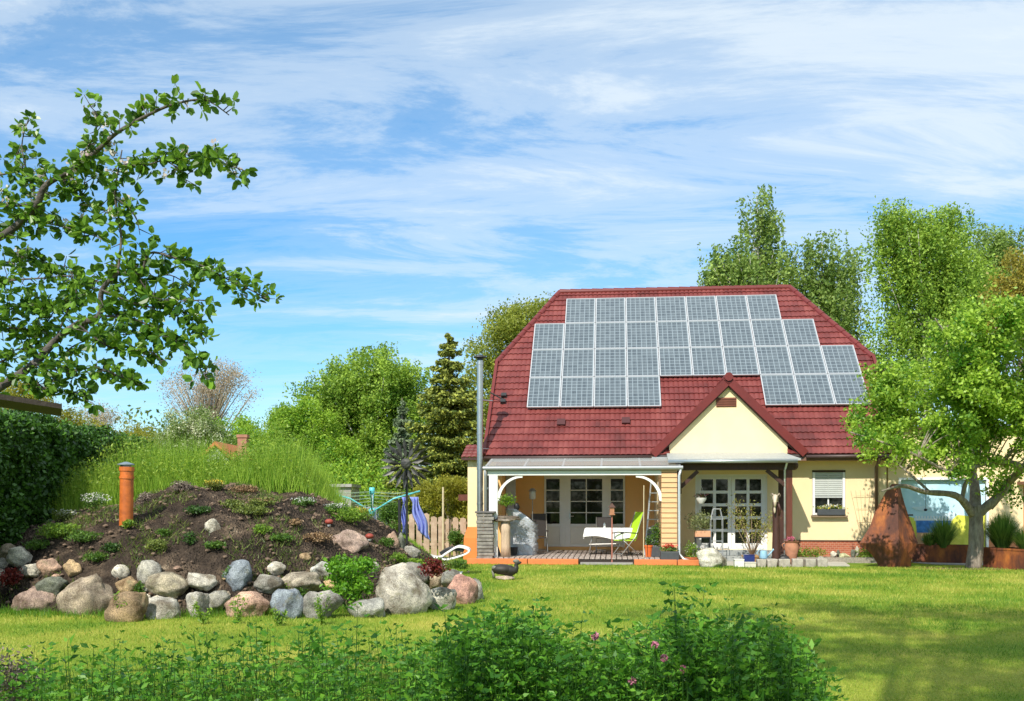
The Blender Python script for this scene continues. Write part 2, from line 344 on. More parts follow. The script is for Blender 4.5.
for i, (x0, x1, y0, y1, c, row, fc, tl, lab) in enumerate(R_):
    if row < 0.5: Y = HC*F/(y1-5-HY)+(x1-x0)*.0045+row*3
    else:
        q = mray((x0+x1)/2, y0*.45+y1*.55); Y = q.y if q else 16.3
        if row < 2: Y = min(Y, 16.6)-.04
    w = (x1-x0)*Y/F; h = (y1-y0)*Y/F; c_ = P((x0+x1)/2, (y0+y1)/2, Y)
    k = 1.09
    tag(rock('boulder', c_, w*k, max(w, h)*(.75 if row == 2 else .9), h*k, c, 100+i, facet=fc), lab, 'boulder', 'boulders edging the soil mound')
fr_ = random.Random(5)
for i in range(34):
    px = fr_.uniform(4, 470); py = fr_.uniform(566, 606) if px > 60 else fr_.uniform(556, 600); q = mray(px, py)
    if q is None: continue
    w = fr_.uniform(.10, .19); tag(rock('filler_stone', (q.x, q.y-.03, q.z), w, w, w*fr_.uniform(.6, .95), fr_.choice((BE, GR, WH, TN, PK)), 900+i, facet=.7), 'small stone wedged in a gap between the larger edging boulders', 'stone', 'small filler stones between the edging boulders')
# ---------------------------------------------------------------- near grass blades on the lawn
GM = leafmat('grass_blade', (.075, .20, .012), (.48, .47, .10), 0.3, 0.6, mid=(.235, .34, .03))
def blades(name, n, xy, h, w, m, lean=0.35, z0=None, parent=None, rnd=None):
    x, y = xy[:, 0], xy[:, 1]; n = len(x); z = np.zeros(n) if z0 is None else z0
    a = rng.uniform(0, 2*pi, n); d = np.stack([np.cos(a), np.sin(a), np.zeros(n)], 1)
    le = rng.normal(size=(n, 2))*lean*h[:, None]
    b = np.stack([x, y, z-0.01], 1); tip = b+np.stack([le[:, 0], le[:, 1], h], 1)
    V = np.stack([b-d*w[:, None]/2, b+d*w[:, None]/2, tip], 1).reshape(-1, 3)
    return npmesh(name, V, 3, m, parent, rnd)
def lawn_pts(n, y0, y1):
    y = y0*(y1/y0)**rng.random(n)
    x = y*rng.uniform(-0.62, 0.62, n)
    r2 = ((x-MCX)/np.where(x > MCX, MAX, MAXL))**2+((y-MCY)/np.where(y < MCY, MAY, 5.6))**2
    u = (x-OX)*CT-(y-OY)*ST; v = (x-OX)*ST+(y-OY)*CT
    ok = (r2 > 0.96) & ~((v > -2.0) & (u > -4)) & ~((u > 2.0) & (v > -2.6))
    return np.stack([x, y], 1)[ok]
q = lawn_pts(340000, 7.0, 34.0)
pn = np.array([mn.noise(Vector((a*0.6, b*0.6, 0)))+0.5*mn.noise(Vector((a*2.4, b*2.4, 3))) for a, b in q])
sc = q[:, 1]/12
bl = blades('lawn_grass', 0, q, rng.uniform(.025, .055, len(q))*np.clip(sc, .8, 1.4), rng.uniform(.006, .011, len(q))*np.clip(sc, .8, 2.2), GM, 0.5,
            rnd=np.clip(0.5+pn*0.85+rng.normal(size=len(q))*0.2, 0, 1))
tag(bl, 'short mown green and yellowish lawn grass', 'grass', kind='stuff')
# ================================================================ HOUSE (local axes: u right along the front, v into the house, z up)
WALL = mat('cream_render', (.84, .67, .40), .85, .08, .9, bump=.25, bscale=180)
ORAN = mat('orange_render', (.90, .52, .20), .85, .06, 1.5, bump=.25, bscale=180)
OBASE = mat('orange_base', (.72, .22, .055), .85, .08, 2, bump=.2, bscale=150)
WHITE = mat('white_paint', (.80, .80, .78), .35, .03, 3)
GREYW = mat('grey_white_paint', (.78, .76, .70), .4, .04, 3)
GREYM = mat('grey_metal', (.33, .35, .36), .4, .08, 4, metal=.3)
ZINC = mat('zinc', (.42, .46, .47), .35, .1, 3, metal=.7)
STEEL = mat('stainless_steel', (.55, .54, .52), .38, .08, 5, metal=1.0)
DKWOOD = mat('dark_red_brown_wood', (.055, .020, .013), .55, .3, 4, bump=.2, bscale=40, stretch=(6, 6, 1))
DKRED = mat('red_brown_post', (.12, .032, .018), .5, .25, 4, stretch=(6, 6, 1))
CORTEN = None
BLACK = mat('black_plastic', (.02, .021, .023), .5, .2, 5)
SOILP = mat('potting_soil', (.05, .032, .02), .95, .3, 30)
def tilemat():
    m, nt, b = nmat('roof_tile'); L = nt.links; tc = N(nt, 'ShaderNodeTexCoord')
    a = N(nt, 'ShaderNodeTexNoise'); a.inputs['Scale'].default_value = 1.3; a.inputs['Detail'].default_value = 8; L.new(tc.outputs['Object'], a.inputs[0])
    w = N(nt, 'ShaderNodeTexWhiteNoise', noise_dimensions='3D')
    fl = N(nt, 'ShaderNodeVectorMath', operation='SNAP'); fl.inputs[1].default_value = (.148, 50, .2146); L.new(tc.outputs['Object'], fl.inputs[0]); L.new(fl.outputs[0], w.inputs[0])
    ad = N(nt, 'ShaderNodeMath', operation='MULTIPLY_ADD'); L.new(w.outputs[0], ad.inputs[0]); ad.inputs[1].default_value = .14; L.new(a.outputs[0], ad.inputs[2])
    r = ramp(nt, ad.outputs[0], [(0.36, (.105, .024, .022)), (0.55, (.16, .034, .031)), (0.85, (.24, .065, .056))])
    L.new(r.outputs[0], b.inputs['Base Color']); b.inputs['Roughness'].default_value = .5; b.inputs['Specular IOR Level'].default_value = .35; return m
TILE = tilemat()
TRIM = mat('red_verge_trim', (.14, .018, .015), .4, .15, 3)
K_, Z0, V0 = 0.96, 3.0, -0.46; KL = sqrt(1+K_*K_); UL, UR = -3.32, 8.35; SR = 8.62; RV = V0+SR/KL; RZ = Z0+K_*SR/KL
def RS(u, s, n=0.0):                      # point on the front roof slope, s metres up from the eave, n above the surface
    return Vector((u, V0+s/KL-n*K_/KL, Z0+s*K_/KL+n/KL))
house = thing('house', 'cream rendered house with a dark red tiled half-hipped roof covered in solar panels', 'house', W(0, 0), -TH)
SH, UHL, UHR = 4.53, -1.46, 6.36
def pantile(u0, u1, s0, s1, org, eu, es, en, tw=.148, th_=.31):
    """wavy interlocking tiles on a plane given by origin and unit axes"""
    n = max(1, int((u1-u0)/tw*8)); rows = int(math.ceil((s1-s0)/th_)); vs = []; fs = []
    prof = []
    for i in range(n+1):
        u = u0+(u1-u0)*i/n; f = ((u/tw) % 1.0); prof.append((u, .030*abs(sin(pi*(f**.8)))**.6))
    k = n+1
    for r in range(rows):
        a = s0+r*th_; b_ = min(a+th_, s1); base = len(vs)
        for s, lift in ((a, -.012), (a, .030), (b_, .0)):
            for u, h in prof: vs.append(org+eu*u+es*s+en*(h+lift))
        for j in range(2):
            for i in range(n): fs.append((base+j*k+i, base+j*k+i+1, base+(j+1)*k+i+1, base+(j+1)*k+i))
    return vs, fs
def clipmesh(vs, fs, planes):
    bm = bmesh.new(); bv = [bm.verts.new(v) for v in vs]
    for f in fs: bm.faces.new([bv[i] for i in f])
    for co_, no_ in planes:
        bmesh.ops.bisect_plane(bm, geom=bm.verts[:]+bm.edges[:]+bm.faces[:], plane_co=co_, plane_no=no_, clear_outer=True)
    return bm
def bmobj(bm, name, m, parent, smooth=False):
    me = bpy.data.meshes.new(name); bm.to_mesh(me); bm.free(); me.materials.append(m)
    if smooth:
        me.polygons.foreach_set('use_smooth', [True]*len(me.polygons)); me.set_sharp_from_angle(angle=radians(50))
    o = bpy.data.objects.new(name, me); COL.objects.link(o); o.parent = parent; return o
eu = Vector((1, 0, 0)); es = Vector((0, 1/KL, K_/KL)); en = Vector((0, -K_/KL, 1/KL)); o0 = Vector((0, V0, Z0))
vs, fs = pantile(UL, UR, 0, SR, o0, eu, es, en)
AL, AR, RL, RR = RS(UL, SH), RS(UR, SH), RS(UHL, SR), RS(UHR, SR)
nl = (RL-AL).cross(en).normalized(); nl = nl if nl.x < 0 else -nl
nr = (RR-AR).cross(en).normalized(); nr = nr if nr.x > 0 else -nr
bm_ = clipmesh(vs, fs, [(AL, nl), (AR, nr)])
bmesh.ops.bisect_plane(bm_, geom=bm_.verts[:]+bm_.edges[:]+bm_.faces[:], plane_co=(0, .02, 0), plane_no=(0, 1, 0))
for ue in (1.97, 5.23): bmesh.ops.bisect_plane(bm_, geom=bm_.verts[:]+bm_.edges[:]+bm_.faces[:], plane_co=(ue, 0, 0), plane_no=(1, 0, 0))
bmesh.ops.delete(bm_, geom=[f for f in bm_.faces if f.calc_center_median().y < .02 and 1.97 < f.calc_center_median().x < 5.23], context='FACES')
roof = bmobj(bm_, 'roof', TILE, house, True)
# underlay slab of the front slope, back slope and hips
def mirror(p): return Vector((p.x, 2*RV-p.y, p.z))
g = MB(); E0, E1 = RS(UL, 0), RS(UR, 0); dn = Vector((0, 0, -.14))
lo = RS(0, .5).y; zq = RS(0, .47*KL); g.prism([p+dn*.2 for p in (E0, RS(1.97, 0), RS(1.97, .47*KL), RS(5.23, .47*KL), RS(5.23, 0), E1, AR, RR, RL, AL)], dn)
g.build('roof_underside', mat('soffit_brown', (.16, .085, .06), .7, .2, 5), roof)
g = MB(); g.prism([mirror(p) for p in (E0, E1, AR, RR, RL, AL)], dn)
g.add([AL, RL, mirror(AL)], [(0, 1, 2)]); g.add([AR, RR, mirror(AR)], [(0, 1, 2)]); g.build('rear_roof', TILE, house)
def capline(a, b, r, m, name, parent, st=.36):
    g = MB(); a = Vector(a); b = Vector(b); n = max(1, int((b-a).length/st)); d = (b-a)/n
    for i in range(n): g.tube([a+d*i, a+d*(i+1.08)], [r*1.12, r*.95], 10)
    return g.build(name, m, parent, 'auto')
capline(RL, RR, .11, TRIM, 'ridge_tiles', roof); capline(AL, RL, .10, TRIM, 'hip_tiles', roof); capline(AR, RR, .10, TRIM, 'hip_tiles', roof)
for a, b in ((RS(UL, 0), AL), (RS(UR, 0), AR)):
    g = MB(); g.bar(a+en*.03, b+en*.03, .09, .16, up=en); g.build('verge_trim', TRIM, roof)
# eaves gutter
g = MB()
for a, b in ((UL, 1.45), (5.72, UR)): g = MB(); g.tube([(a, V0-.07, Z0-.06), (b, V0-.07, Z0-.05)], .05, 10); g.build('gutter', mat('brown_gutter', (.06, .035, .03), .5, .15, 4), house, True)
g = MB()
for a, b in ((UL+.05, 1.6), (5.6, UR-.05)): g.box(a, b, V0+.05, 0, 2.83, 2.86)
g.build('soffit', mat('soffit_ochre', (.55, .33, .13), .7, .1, 5), house)
# vents
for u, s in ((-1.15, 1.28), (.75, 1.33), (7.35, 1.4)):
    g = MB(); p = RS(u, s, .05); g.bar(p, p+es*.26, .24, .12, up=en); g.build('roof_vent', mat('vent_dark', (.06, .012, .012), .5), roof)
g = MB()
for dz in (0, .3): p = RS(-2.95, 2.35+dz, .08); g.bar(p, p+es*.14, .16, .12, up=en)
g.tube([RS(-2.95, 2.5, .1), RS(-3.35, 2.6, .3)], .02); g.build('roof_bracket', BLACK, roof)
# solar panels
def pvmat():
    m, nt, b = nmat('solar_glass'); L = nt.links; tc = N(nt, 'ShaderNodeTexCoord'); sx = N(nt, 'ShaderNodeSeparateXYZ'); L.new(tc.outputs['Object'], sx.inputs[0])
    def mm(op, a, bb=None):
        n = N(nt, 'ShaderNodeMath', operation=op)
        for i, x in enumerate((a, bb)):
            if x is None: continue
            if isinstance(x, (int, float)): n.inputs[i].default_value = x
            else: L.new(x, n.inputs[i])
        return n.outputs[0]
    def line(src, per, wd): 
        f = mm('FRACT', mm('DIVIDE', src, per)); return mm('LESS_THAN', mm('MINIMUM', f, mm('SUBTRACT', 1.0, f)), wd)
    g_ = mm('MAXIMUM', line(sx.outputs[0], .1575, .055), line(sx.outputs[1], .1575, .055))
    bus = mm('MAXIMUM', line(mm('ADD', sx.outputs[0], .05), .1575/2, .03), 0.0)
    wn = N(nt, 'ShaderNodeTexWhiteNoise', noise_dimensions='3D'); sn = N(nt, 'ShaderNodeVectorMath', operation='SNAP'); sn.inputs[1].default_value = (.1575, .1575, 9)
    oi = N(nt, 'ShaderNodeObjectInfo'); av = N(nt, 'ShaderNodeVectorMath', operation='ADD'); L.new(tc.outputs['Object'], sn.inputs[0]); L.new(sn.outputs[0], av.inputs[0]); L.new(oi.outputs['Random'], av.inputs[1]); L.new(av.outputs[0], wn.inputs[0])
    r = ramp(nt, wn.outputs[0], [(0, (.045, .062, .078)), (1, (.082, .105, .122))])
    x1 = N(nt, 'ShaderNodeMix', data_type='RGBA'); L.new(bus, x1.inputs[0]); L.new(r.outputs[0], x1.inputs[6]); x1.inputs[7].default_value = (.13, .17, .19, 1)
    x2 = N(nt, 'ShaderNodeMix', data_type='RGBA'); L.new(g_, x2.inputs[0]); L.new(x1.outputs[2], x2.inputs[6]); x2.inputs[7].default_value = (.22, .27, .30, 1)
    L.new(x2.outputs[2], b.inputs['Base Color']); b.inputs['Roughness'].default_value = .22; b.inputs['Specular IOR Level'].default_value = .6
    b.inputs['Coat Weight'].default_value = .6; b.inputs['Coat Roughness'].default_value = .03; return m
PV = pvmat(); ALU = mat('aluminium_frame', (.56, .58, .60), .35, .04, 5, metal=.4)
PW, PH_ = 1.0, 1.465
def panel_proto():
    g = MB(); fr = .028
    for a, b, c, d in ((0, PW-.012, 0, fr), (0, PW-.012, PH_-fr, PH_), (0, fr, fr, PH_-fr), (PW-.012-fr, PW-.012, fr, PH_-fr)): g.box(a, b, c, d, 0, .045)
    f = g.build('solar_panel', ALU, house)
    g = MB(); g.box(fr, PW-.012-fr, fr, PH_-fr, .010, .034); c = g.build('cell_glass', PV, f); return f
pp = panel_proto(); Rm = Matrix((eu, es, en)).transposed().to_euler(); first = True
for s, cols in ((6.69, range(1, 8)), (5.205, range(0, 9)), (3.72, range(0, 10)), (2.235, (0, 1, 2, 3, 7, 8, 9))):
    for c in cols:
        o = pp if first else copy_tree(pp, house); first = False
        o.location = RS(-2.205+1.005*c, s-.17, .10); o.rotation_euler = Rm
g = MB()
for s, a, b in ((6.9, -1.2, 5.8), (7.9, -1.2, 5.8), (5.5, -2.2, 6.8), (6.4, -2.2, 6.8), (4.0, -2.2, 7.8), (4.9, -2.2, 7.8), (2.5, -2.2, 1.8), (3.4, -2.2, 1.8), (2.5, 4.85, 7.8), (3.4, 4.85, 7.8)):
    g.bar(RS(a, s, .07), RS(b, s, .07), .04, .05, up=en)
g.build('mounting_rail', ALU, house)
# walls
g = MB(); T = .3
g.box(1.72, 2.3, 0, T, 0, 3.0); g.box(2.3, 4.95, T, T+.1, .2, 3.0)           # behind the porch door
def wall_hole(g, u0, u1, z0, z1, hu0, hu1, hz0, hz1, v0, v1):
    g.box(u0, hu0, v0, v1, z0, z1); g.box(hu1, u1, v0, v1, z0, z1); g.box(hu0, hu1, v0, v1, z0, hz0); g.box(hu0, hu1, v0, v1, hz1, z1)
g = MB(); wall_hole(g, 1.72, 5.2, 0, 2.985, 2.72, 4.74, .33, 2.47, 0, T)
wall_hole(g, 5.2, 8.02, .6, 2.985, 5.98, 6.90, 1.30, 2.58, 0, T)
g.box(8.02-T, 8.02, T, 11.5, 0, 2.98); g.box(-3.0, -2.7, 2.5, 11.5, 0, 2.98); g.box(-3.0, 8.02, 11.5, 11.8, 0, 2.98)
g.box(1.64, 1.72, .05, 2.5, 0, 2.9)
for ug in (-3.0, 8.02-T): g.prism([(ug, .0, 2.985), (ug, 2.9, 5.75), (ug, 2*RV-2.9, 5.75), (ug, 2*RV, 2.985)], (T, 0, 0))
g.build('wall', WALL, house)
# dark rooms behind the glass are closed in by the walls; inner orange veranda wall
g = MB(); wall_hole(g, -3.0, 1.64, 0, 2.9, -1.76, .75, .29, 2.53, 2.2, 2.5); g.box(-3.0, -2.86, 0.0, 2.2, 0, 2.9); g.build('veranda_inner_wall', ORAN, house)
g = MB(); g.box(-3.0, 1.72, .0, 2.2, 2.74, 2.80); g.build('veranda_ceiling', mat('pale_boards', (.8, .7, .55), .7, .08, 4), house)
g = MB(); g.box(-3.0, 1.72, -.02, .14, 2.62, 2.95); g.build('lintel', mat('ochre_lintel', (.55, .36, .16), .8, .08, 3), house)
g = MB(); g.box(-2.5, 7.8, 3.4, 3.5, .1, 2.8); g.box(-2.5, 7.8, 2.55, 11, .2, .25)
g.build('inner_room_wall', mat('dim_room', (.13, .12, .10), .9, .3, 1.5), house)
BRK = None
def brickmat():
    m, nt, b = nmat('red_brick'); L = nt.links; tc = N(nt, 'ShaderNodeTexCoord')
    mp = N(nt, 'ShaderNodeMapping'); mp.inputs['Rotation'].default_value = (radians(90), 0, 0); L.new(tc.outputs['Object'], mp.inputs[0])
    br = N(nt, 'ShaderNodeTexBrick'); br.inputs['Scale'].default_value = 4.4; br.inputs['Color1'].default_value = (.42, .12, .055, 1); br.inputs['Color2'].default_value = (.32, .085, .045, 1)
    br.inputs['Mortar'].default_value = (.45, .27, .18, 1); br.inputs['Mortar Size'].default_value = .02; L.new(mp.outputs[0], br.inputs[0])
    L.new(br.outputs[0], b.inputs['Base Color']); b.inputs['Roughness'].default_value = .85; return m
BRK = brickmat()
g = MB(); g.box(4.98, 8.04, -.04, .0, 0, .57); g.box(8.02, 8.06, 0, 11, 0, .57); g.box(5.2, 8.0, .0, .28, 0, .6); g.build('plinth', BRK, house)
g = MB(); g.box(4.98, 8.05, -.055, .0, .57, .60); g.build('plinth_drip', DKWOOD, house)
# gable
GU, GA, GB, GZ = 3.60, 1.50, 5.70, 5.16
g = MB(); kx = (GZ-3.08)/(GU-GA)
g.prism([(GA+.46, -.36, 2.9), (GB-.46, -.36, 2.9), (GB-.46, -.36, 3.0+.45*kx-.02), (GU, -.36, GZ-.14), (GA+.46, -.36, 3.0+.45*kx-.02)], (0, .355, 0)); g.build('gable_wall', WALL, house)
g = MB(); g.box(3.27, 3.83, -.38, -.3, 4.36, 4.62)
for k in range(4): g.bar((3.29, -.39, 4.40+k*.06), (3.81, -.39, 4.40+k*.06), .02, .03)
g.build('gable_vent', mat('terracotta_vent', (.17, .055, .03), .7), house)
for sgn, ue in ((-1, GA), (1, GB)):
    a = Vector((ue, -.5, 3.08)); top = Vector((GU, -.5, GZ)); sl_ = (top-a); Ls = sl_.length; e2 = sl_.normalized(); e1 = Vector((0, 1, 0)); e3 = e1.cross(e2); e3 = e3 if e3.z > 0 else -e3
    vs, fs = pantile(0, 3.2, 0, Ls, a, e1, e2, e3)
    bm = clipmesh(vs, fs, [(Vector((0, V0, Z0))+en*-.05, -en)])   # keep what lies above the main slope
    bmobj(bm, 'gable_roof', TILE, house, True)
    g = MB(); g.bar(a+e3*-.04-e2*.05, top+e3*-.04+e2*.05, .05, .22, up=e3); g.build('gable_verge', TRIM, house)
    g = MB(); q0 = a-e3*.13+Vector((0, .03, 0)); g.prism([q0, q0+e2*Ls, q0+e2*Ls-e3*.05, q0-e3*.05], (0, .5, 0)); g.build('gable_soffit', DKWOOD, house)
capline((GU, -.56, GZ+.03), (GU, 1.95, GZ+.03), .11, TRIM, 'gable_ridge', house)
g = MB(); g.box(GA+.05, GA+.47, -.46, .0, 2.86, 3.06); g.box(GB-.47, GB-.05, -.46, .0, 2.86, 3.06); g.build('gable_return', mat('slate_soffit', (.09, .075, .075), .6, .2), house)

GLASS = mat('dark_window_glass', (.010, .013, .011), .03, .3, 2, spec=.45)
def gridwin(g, u0, u1, z0, z1, v, cols, rows, bar, d=.05):
    for i in range(1, cols): x = u0+(u1-u0)*i/cols; g.box(x-bar/2, x+bar/2, v, v+d, z0, z1)
    for j in range(1, rows):
        z = z0+(z1-z0)*j/rows
        for i in range(cols):
            a = u0+(u1-u0)*i/cols+(bar/2 if i else 0); b = u0+(u1-u0)*(i+1)/cols-(bar/2 if i < cols-1 else 0); g.box(a, b, v, v+d, z-bar/2, z+bar/2)
# big glazed unit at the back of the veranda
def glazed(name, u0, u1, cols, fr, v=2.16, zb=.29, zt=2.53, pz=1.0, label=None):
    g = MB(); g.box(u0, u0+fr, v, v+.12, zb, zt); g.box(u1-fr, u1, v, v+.12, zb, zt); g.box(u0+fr, u1-fr, v, v+.12, zt-.13, zt); g.box(u0+fr, u1-fr, v, v+.12, zb, zb+.07); g.box(u0+fr, u1-fr, v, v+.12, pz-.09, pz)
    gridwin(g, u0+fr, u1-fr, pz, zt-.13, v+.02, cols, 4, .03, .06); o = g.build(name, GREYW, house, bevel=.006)
    g = MB(); g.box(u0+fr, u1-fr, v+.045, v+.07, zb+.07, pz-.09); g.build('lower_panel', mat('panel_cream', (.78, .73, .62), .5, .04), o)
    g = MB(); g.box(u0+fr, u1-fr, v+.055, v+.065, pz, zt-.13); g.build('pane', GLASS, o)
    return o
glazed('window', -1.76, -1.22, 1, .06); d_ = glazed('veranda_door', -1.10, .20, 2, .16); glazed('window', .25, .75, 1, .06)
g = MB(); g.box(-1.22, -1.10, 2.15, 2.3, .29, 2.53); g.box(.20, .25, 2.15, 2.3, .29, 2.53); g.build('door_post', GREYW, house)
g = MB(); g.box(-.98, -.94, 2.09, 2.16, 1.15, 1.32); g.tube([(-.96, 2.10, 1.24), (-.84, 2.10, 1.24)], .012); g.build('handle', STEEL, d_)
for ua, ub in ((-1.69, -1.29), (.32, .69)):
    g = MB(); vs = []; n = 24
    for i in range(n+1):
        for z in (1.95, 2.42): vs.append((ua+(ub-ua)*i/n, 2.45+.02*sin(i*1.3), z))
    g.add(vs, [(2*i, 2*i+2, 2*i+3, 2*i+1) for i in range(n)])
    g.build('curtain', mat('net_curtain', (.35, .34, .32), .9, .1), house, True)
# french door under the porch
g = MB(); v = .03
g.box(2.72, 2.79, v, v+.1, .33, 2.47); g.box(4.67, 4.74, v, v+.1, .33, 2.47); g.box(2.79, 4.67, v, v+.1, 2.40, 2.47); g.box(2.79, 4.67, v, v+.1, .33, .36)
g.build('door_frame', WHITE, house)
for u0, u1 in ((2.79, 3.735), (3.74, 4.67)):
    g = MB(); fr = .10
    g.box(u0, u0+fr, v-.01, v+.07, .36, 2.40); g.box(u1-fr, u1, v-.01, v+.07, .36, 2.40); g.box(u0+fr, u1-fr, v-.01, v+.07, 2.33, 2.40); g.box(u0+fr, u1-fr, v-.01, v+.07, .36, .50)
    gridwin(g, u0+fr, u1-fr, .50, 2.33, v, 2, 5, .085, .06); o = g.build('french_door', WHITE, house, bevel=.006)
    g = MB(); g.box(u0+fr, u1-fr, v+.03, v+.04, .50, 2.33); g.build('pane', GLASS, o)
    if u0 > 3:
        g = MB(); g.tube([(u0+.05, v-.05, 1.35), (u0+.16, v-.06, 1.35)], .014); g.ball((u0+.05, v-.03, 1.35), .025); g.build('handle', BLACK, o)
g = MB(); g.box(2.55, 4.95, -.75, 0, 0, .17); g.box(2.62, 4.88, -.38, 0, .17, .32); g.build('door_step', mat('grey_step', (.30, .32, .31), .8, .2, 12, bump=.3), house, bevel=.01)
# right window with shutter
g = MB(); u0, u1, z0, z1 = 5.99, 6.89, 1.31, 2.52
g.box(u0, u0+.07, -.02, .12, z0, z1); g.box(u1-.07, u1, -.02, .12, z0, z1); g.box(u0+.07, u1-.07, .03, .12, z0, z0+.06); g.box(6.42, 6.46, .05, .12, z0+.06, z1-.08); g.box(u0+.07, u1-.07, .03, .12, z1-.08, z1)
wn = g.build('window', WHITE, house, bevel=.005)
g = MB(); g.box(u0+.07, u1-.07, .09, .10, z0+.06, z1-.08); g.build('pane', GLASS, wn)
g = MB()
for k in range(11): z = z1-.03-k*.058; g.box(u0+.075, u1-.075, .009, .03, z-.050, z)
g.box(u0+.075, u1-.075, .0, .035, z1-.72, z1-.68)
g.build('roller_shutter', mat('grey_shutter', (.50, .53, .52), .5, .05), wn)
g = MB(); g.box(u0-.04, u1+.05, -.13, .02, z0-.06, z0-.01); g.build('sill', mat('brown_sill', (.22, .16, .10), .6, .1), wn)
g = MB(); g.box(u0, u1, -.03, .05, z1+.001, z1+.05); g.build('shutter_lintel', DKWOOD, wn)
# downpipes
for u, n_ in ((7.72, 'brown'), ):
    g = MB(); g.tube([(u, V0-.05, 2.9), (u, -.10, 2.65), (u, -.10, .3)], .05, 10); g.build('downpipe', mat('brown_pipe', (.17, .10, .06), .5), house, True)
# flue
g = MB(); fx, fv = HP(480, 400, -.62)[0], -.62
zt = HP(480, 357, fv)[2]; g.tube([(fx, fv, .1), (fx, fv, zt-.1)], .088, 16)
for z in np.arange(.6, zt-.2, 1.0): g.tube([(fx, fv, z), (fx, fv, z+.06)], .098, 16)
fl = g.build('flue', STEEL, house, 'auto')
g = MB(); g.lathe([(.08, zt-.12), (.08, zt-.02)], (fx, fv, 0), 12); g.lathe([(.19, zt-.02), (.17, zt+.02), (.03, zt+.07)], (fx, fv, 0), 16); g.build('cap', BLACK, fl)
g = MB()
for z in (3.2, 4.6): g.tube([(fx, fv, z), (fx+.30, fv+.5, z+.02)], .02)
g.build('bracket', STEEL, fl)
# side extension: cream pier with battered orange base and a small tiled roof
g = MB(); g.box(-3.86, -3.02, .0, 3.4, .95, 2.97); g.build('side_wall', WALL, house)
g = MB(); g.add([(-3.98, -.1, 0), (-3.0, -.1, 0), (-3.0, 3.4, 0), (-3.98, 3.4, 0), (-3.87, -.012, .95), (-3.0, -.012, .95), (-3.0, 3.4, .95), (-3.87, 3.4, .95), (-3.96, -.09, .62), (-3.0, -.09, .62), (-3.0, 3.4, .62), (-3.96, 3.4, .62)],
   [(0, 1, 9, 8), (8, 9, 5, 4), (0, 8, 11, 3), (8, 4, 7, 11), (4, 5, 6, 7), (1, 2, 10, 9), (9, 10, 6, 5), (2, 3, 11, 10), (10, 11, 7, 6)])
g.build('battered_base', OBASE, house)
g = MB(); vs, fs = pantile(-4.02, -3.0, 0, 1.2, Vector((0, -.18, 2.98)), eu, Vector((0, .94, .342)), Vector((0, -.342, .94))); g.add(vs, fs); g.build('side_roof', TILE, house, True)
g = MB(); g.box(-4.02, -3.0, -.2, 3.4, 2.90, 2.97); g.build('side_roof_board', DKWOOD, house)
g = MB(); g.box(-4.15, -3.86, .1, .2, 1.72, 1.90); g.build('beam_end', DKRED, house)

# ================================================================ VERANDA
ver = thing('veranda', 'white framed veranda with glazed lean-to roof and grey timber deck, house left side', 'veranda', W(0, 0), -TH)
def deckmat():
    m = mat('deck_boards', (.28, .20, .16), .75, .35, 2.5, bump=.1, bscale=30, stretch=(9, .6, 9), c2=(.50, .44, .40)); return m
g = MB(); u = -3.0
while u < 2.05: g.box(u, u+.122, -2.08, 2.2, .14, .18); u += .145
g.build('deck', deckmat(), ver, bevel=.004)
g = MB(); g.box(-2.98, 2.1, -2.05, 2.19, 0, .12); g.build('deck_base', mat('deck_frame_dark', (.04, .03, .025), .9), ver)
for a, b in ((-3.55, -1.92), (-1.90, -.55), (.93, 2.05), (2.07, 3.0)): g = MB(); g.box(a, b, -2.32, -2.1, 0, .15); g.build('brick_edging', mat('orange_edging', (.62, .19, .06), .8, .12, 5, bump=.3, bscale=50), ver, bevel=.012)
g = MB(); g.box(-.5, .9, -2.3, -2.02, 0, .06); g.build('step_slab', mat('step_grey', (.28, .27, .25), .85, .2, 8, bump=.3), ver, bevel=.01)
vb = -1.93
zb0 = HP(560, 475.3, vb)[2]; zb1 = HP(560, 470, vb)[2]
ul_ = HP(487.5, 480, vb)[0]; ur_ = HP(677, 480, vb)[0]; uc = HP(661.5, 480, vb)[0]
g = MB(); g.box(ul_, uc, vb, vb+.12, zb0, zb1); g.build('beam', WHITE, ver, bevel=.006)
pu = HP(489, 500, vb)[0]; pw = HP(497.5, 500, vb)[0]
g = MB(); g.box(pu, pw, vb+.005, vb+.16, .18, zb0); g.build('post', WHITE, ver, bevel=.006)
def arcbracket(cx_, sgn):
    g = MB(); R0, R1 = .62, .74; pts0 = []; pts1 = []
    for i in range(13):
        t = pi/2*i/12
        pts0.append((cx_+sgn*R0*(1-cos(t))+0*sgn, vb+.03, zb0-.72+R0*sin(t)+.04)); 
        pts1.append((cx_+sgn*(R0*(1-cos(t))-.1*cos(t)-.0), vb+.03, zb0-.72+(R0+.1)*sin(t)))
    for i in range(12): g.prism([pts0[i], pts0[i+1], pts1[i+1], pts1[i]], (0, .09, 0))
    return g.build('arched_brace', WHITE, ver)
arcbracket(pw+.06, 1); arcbracket(uc-.06, -1)
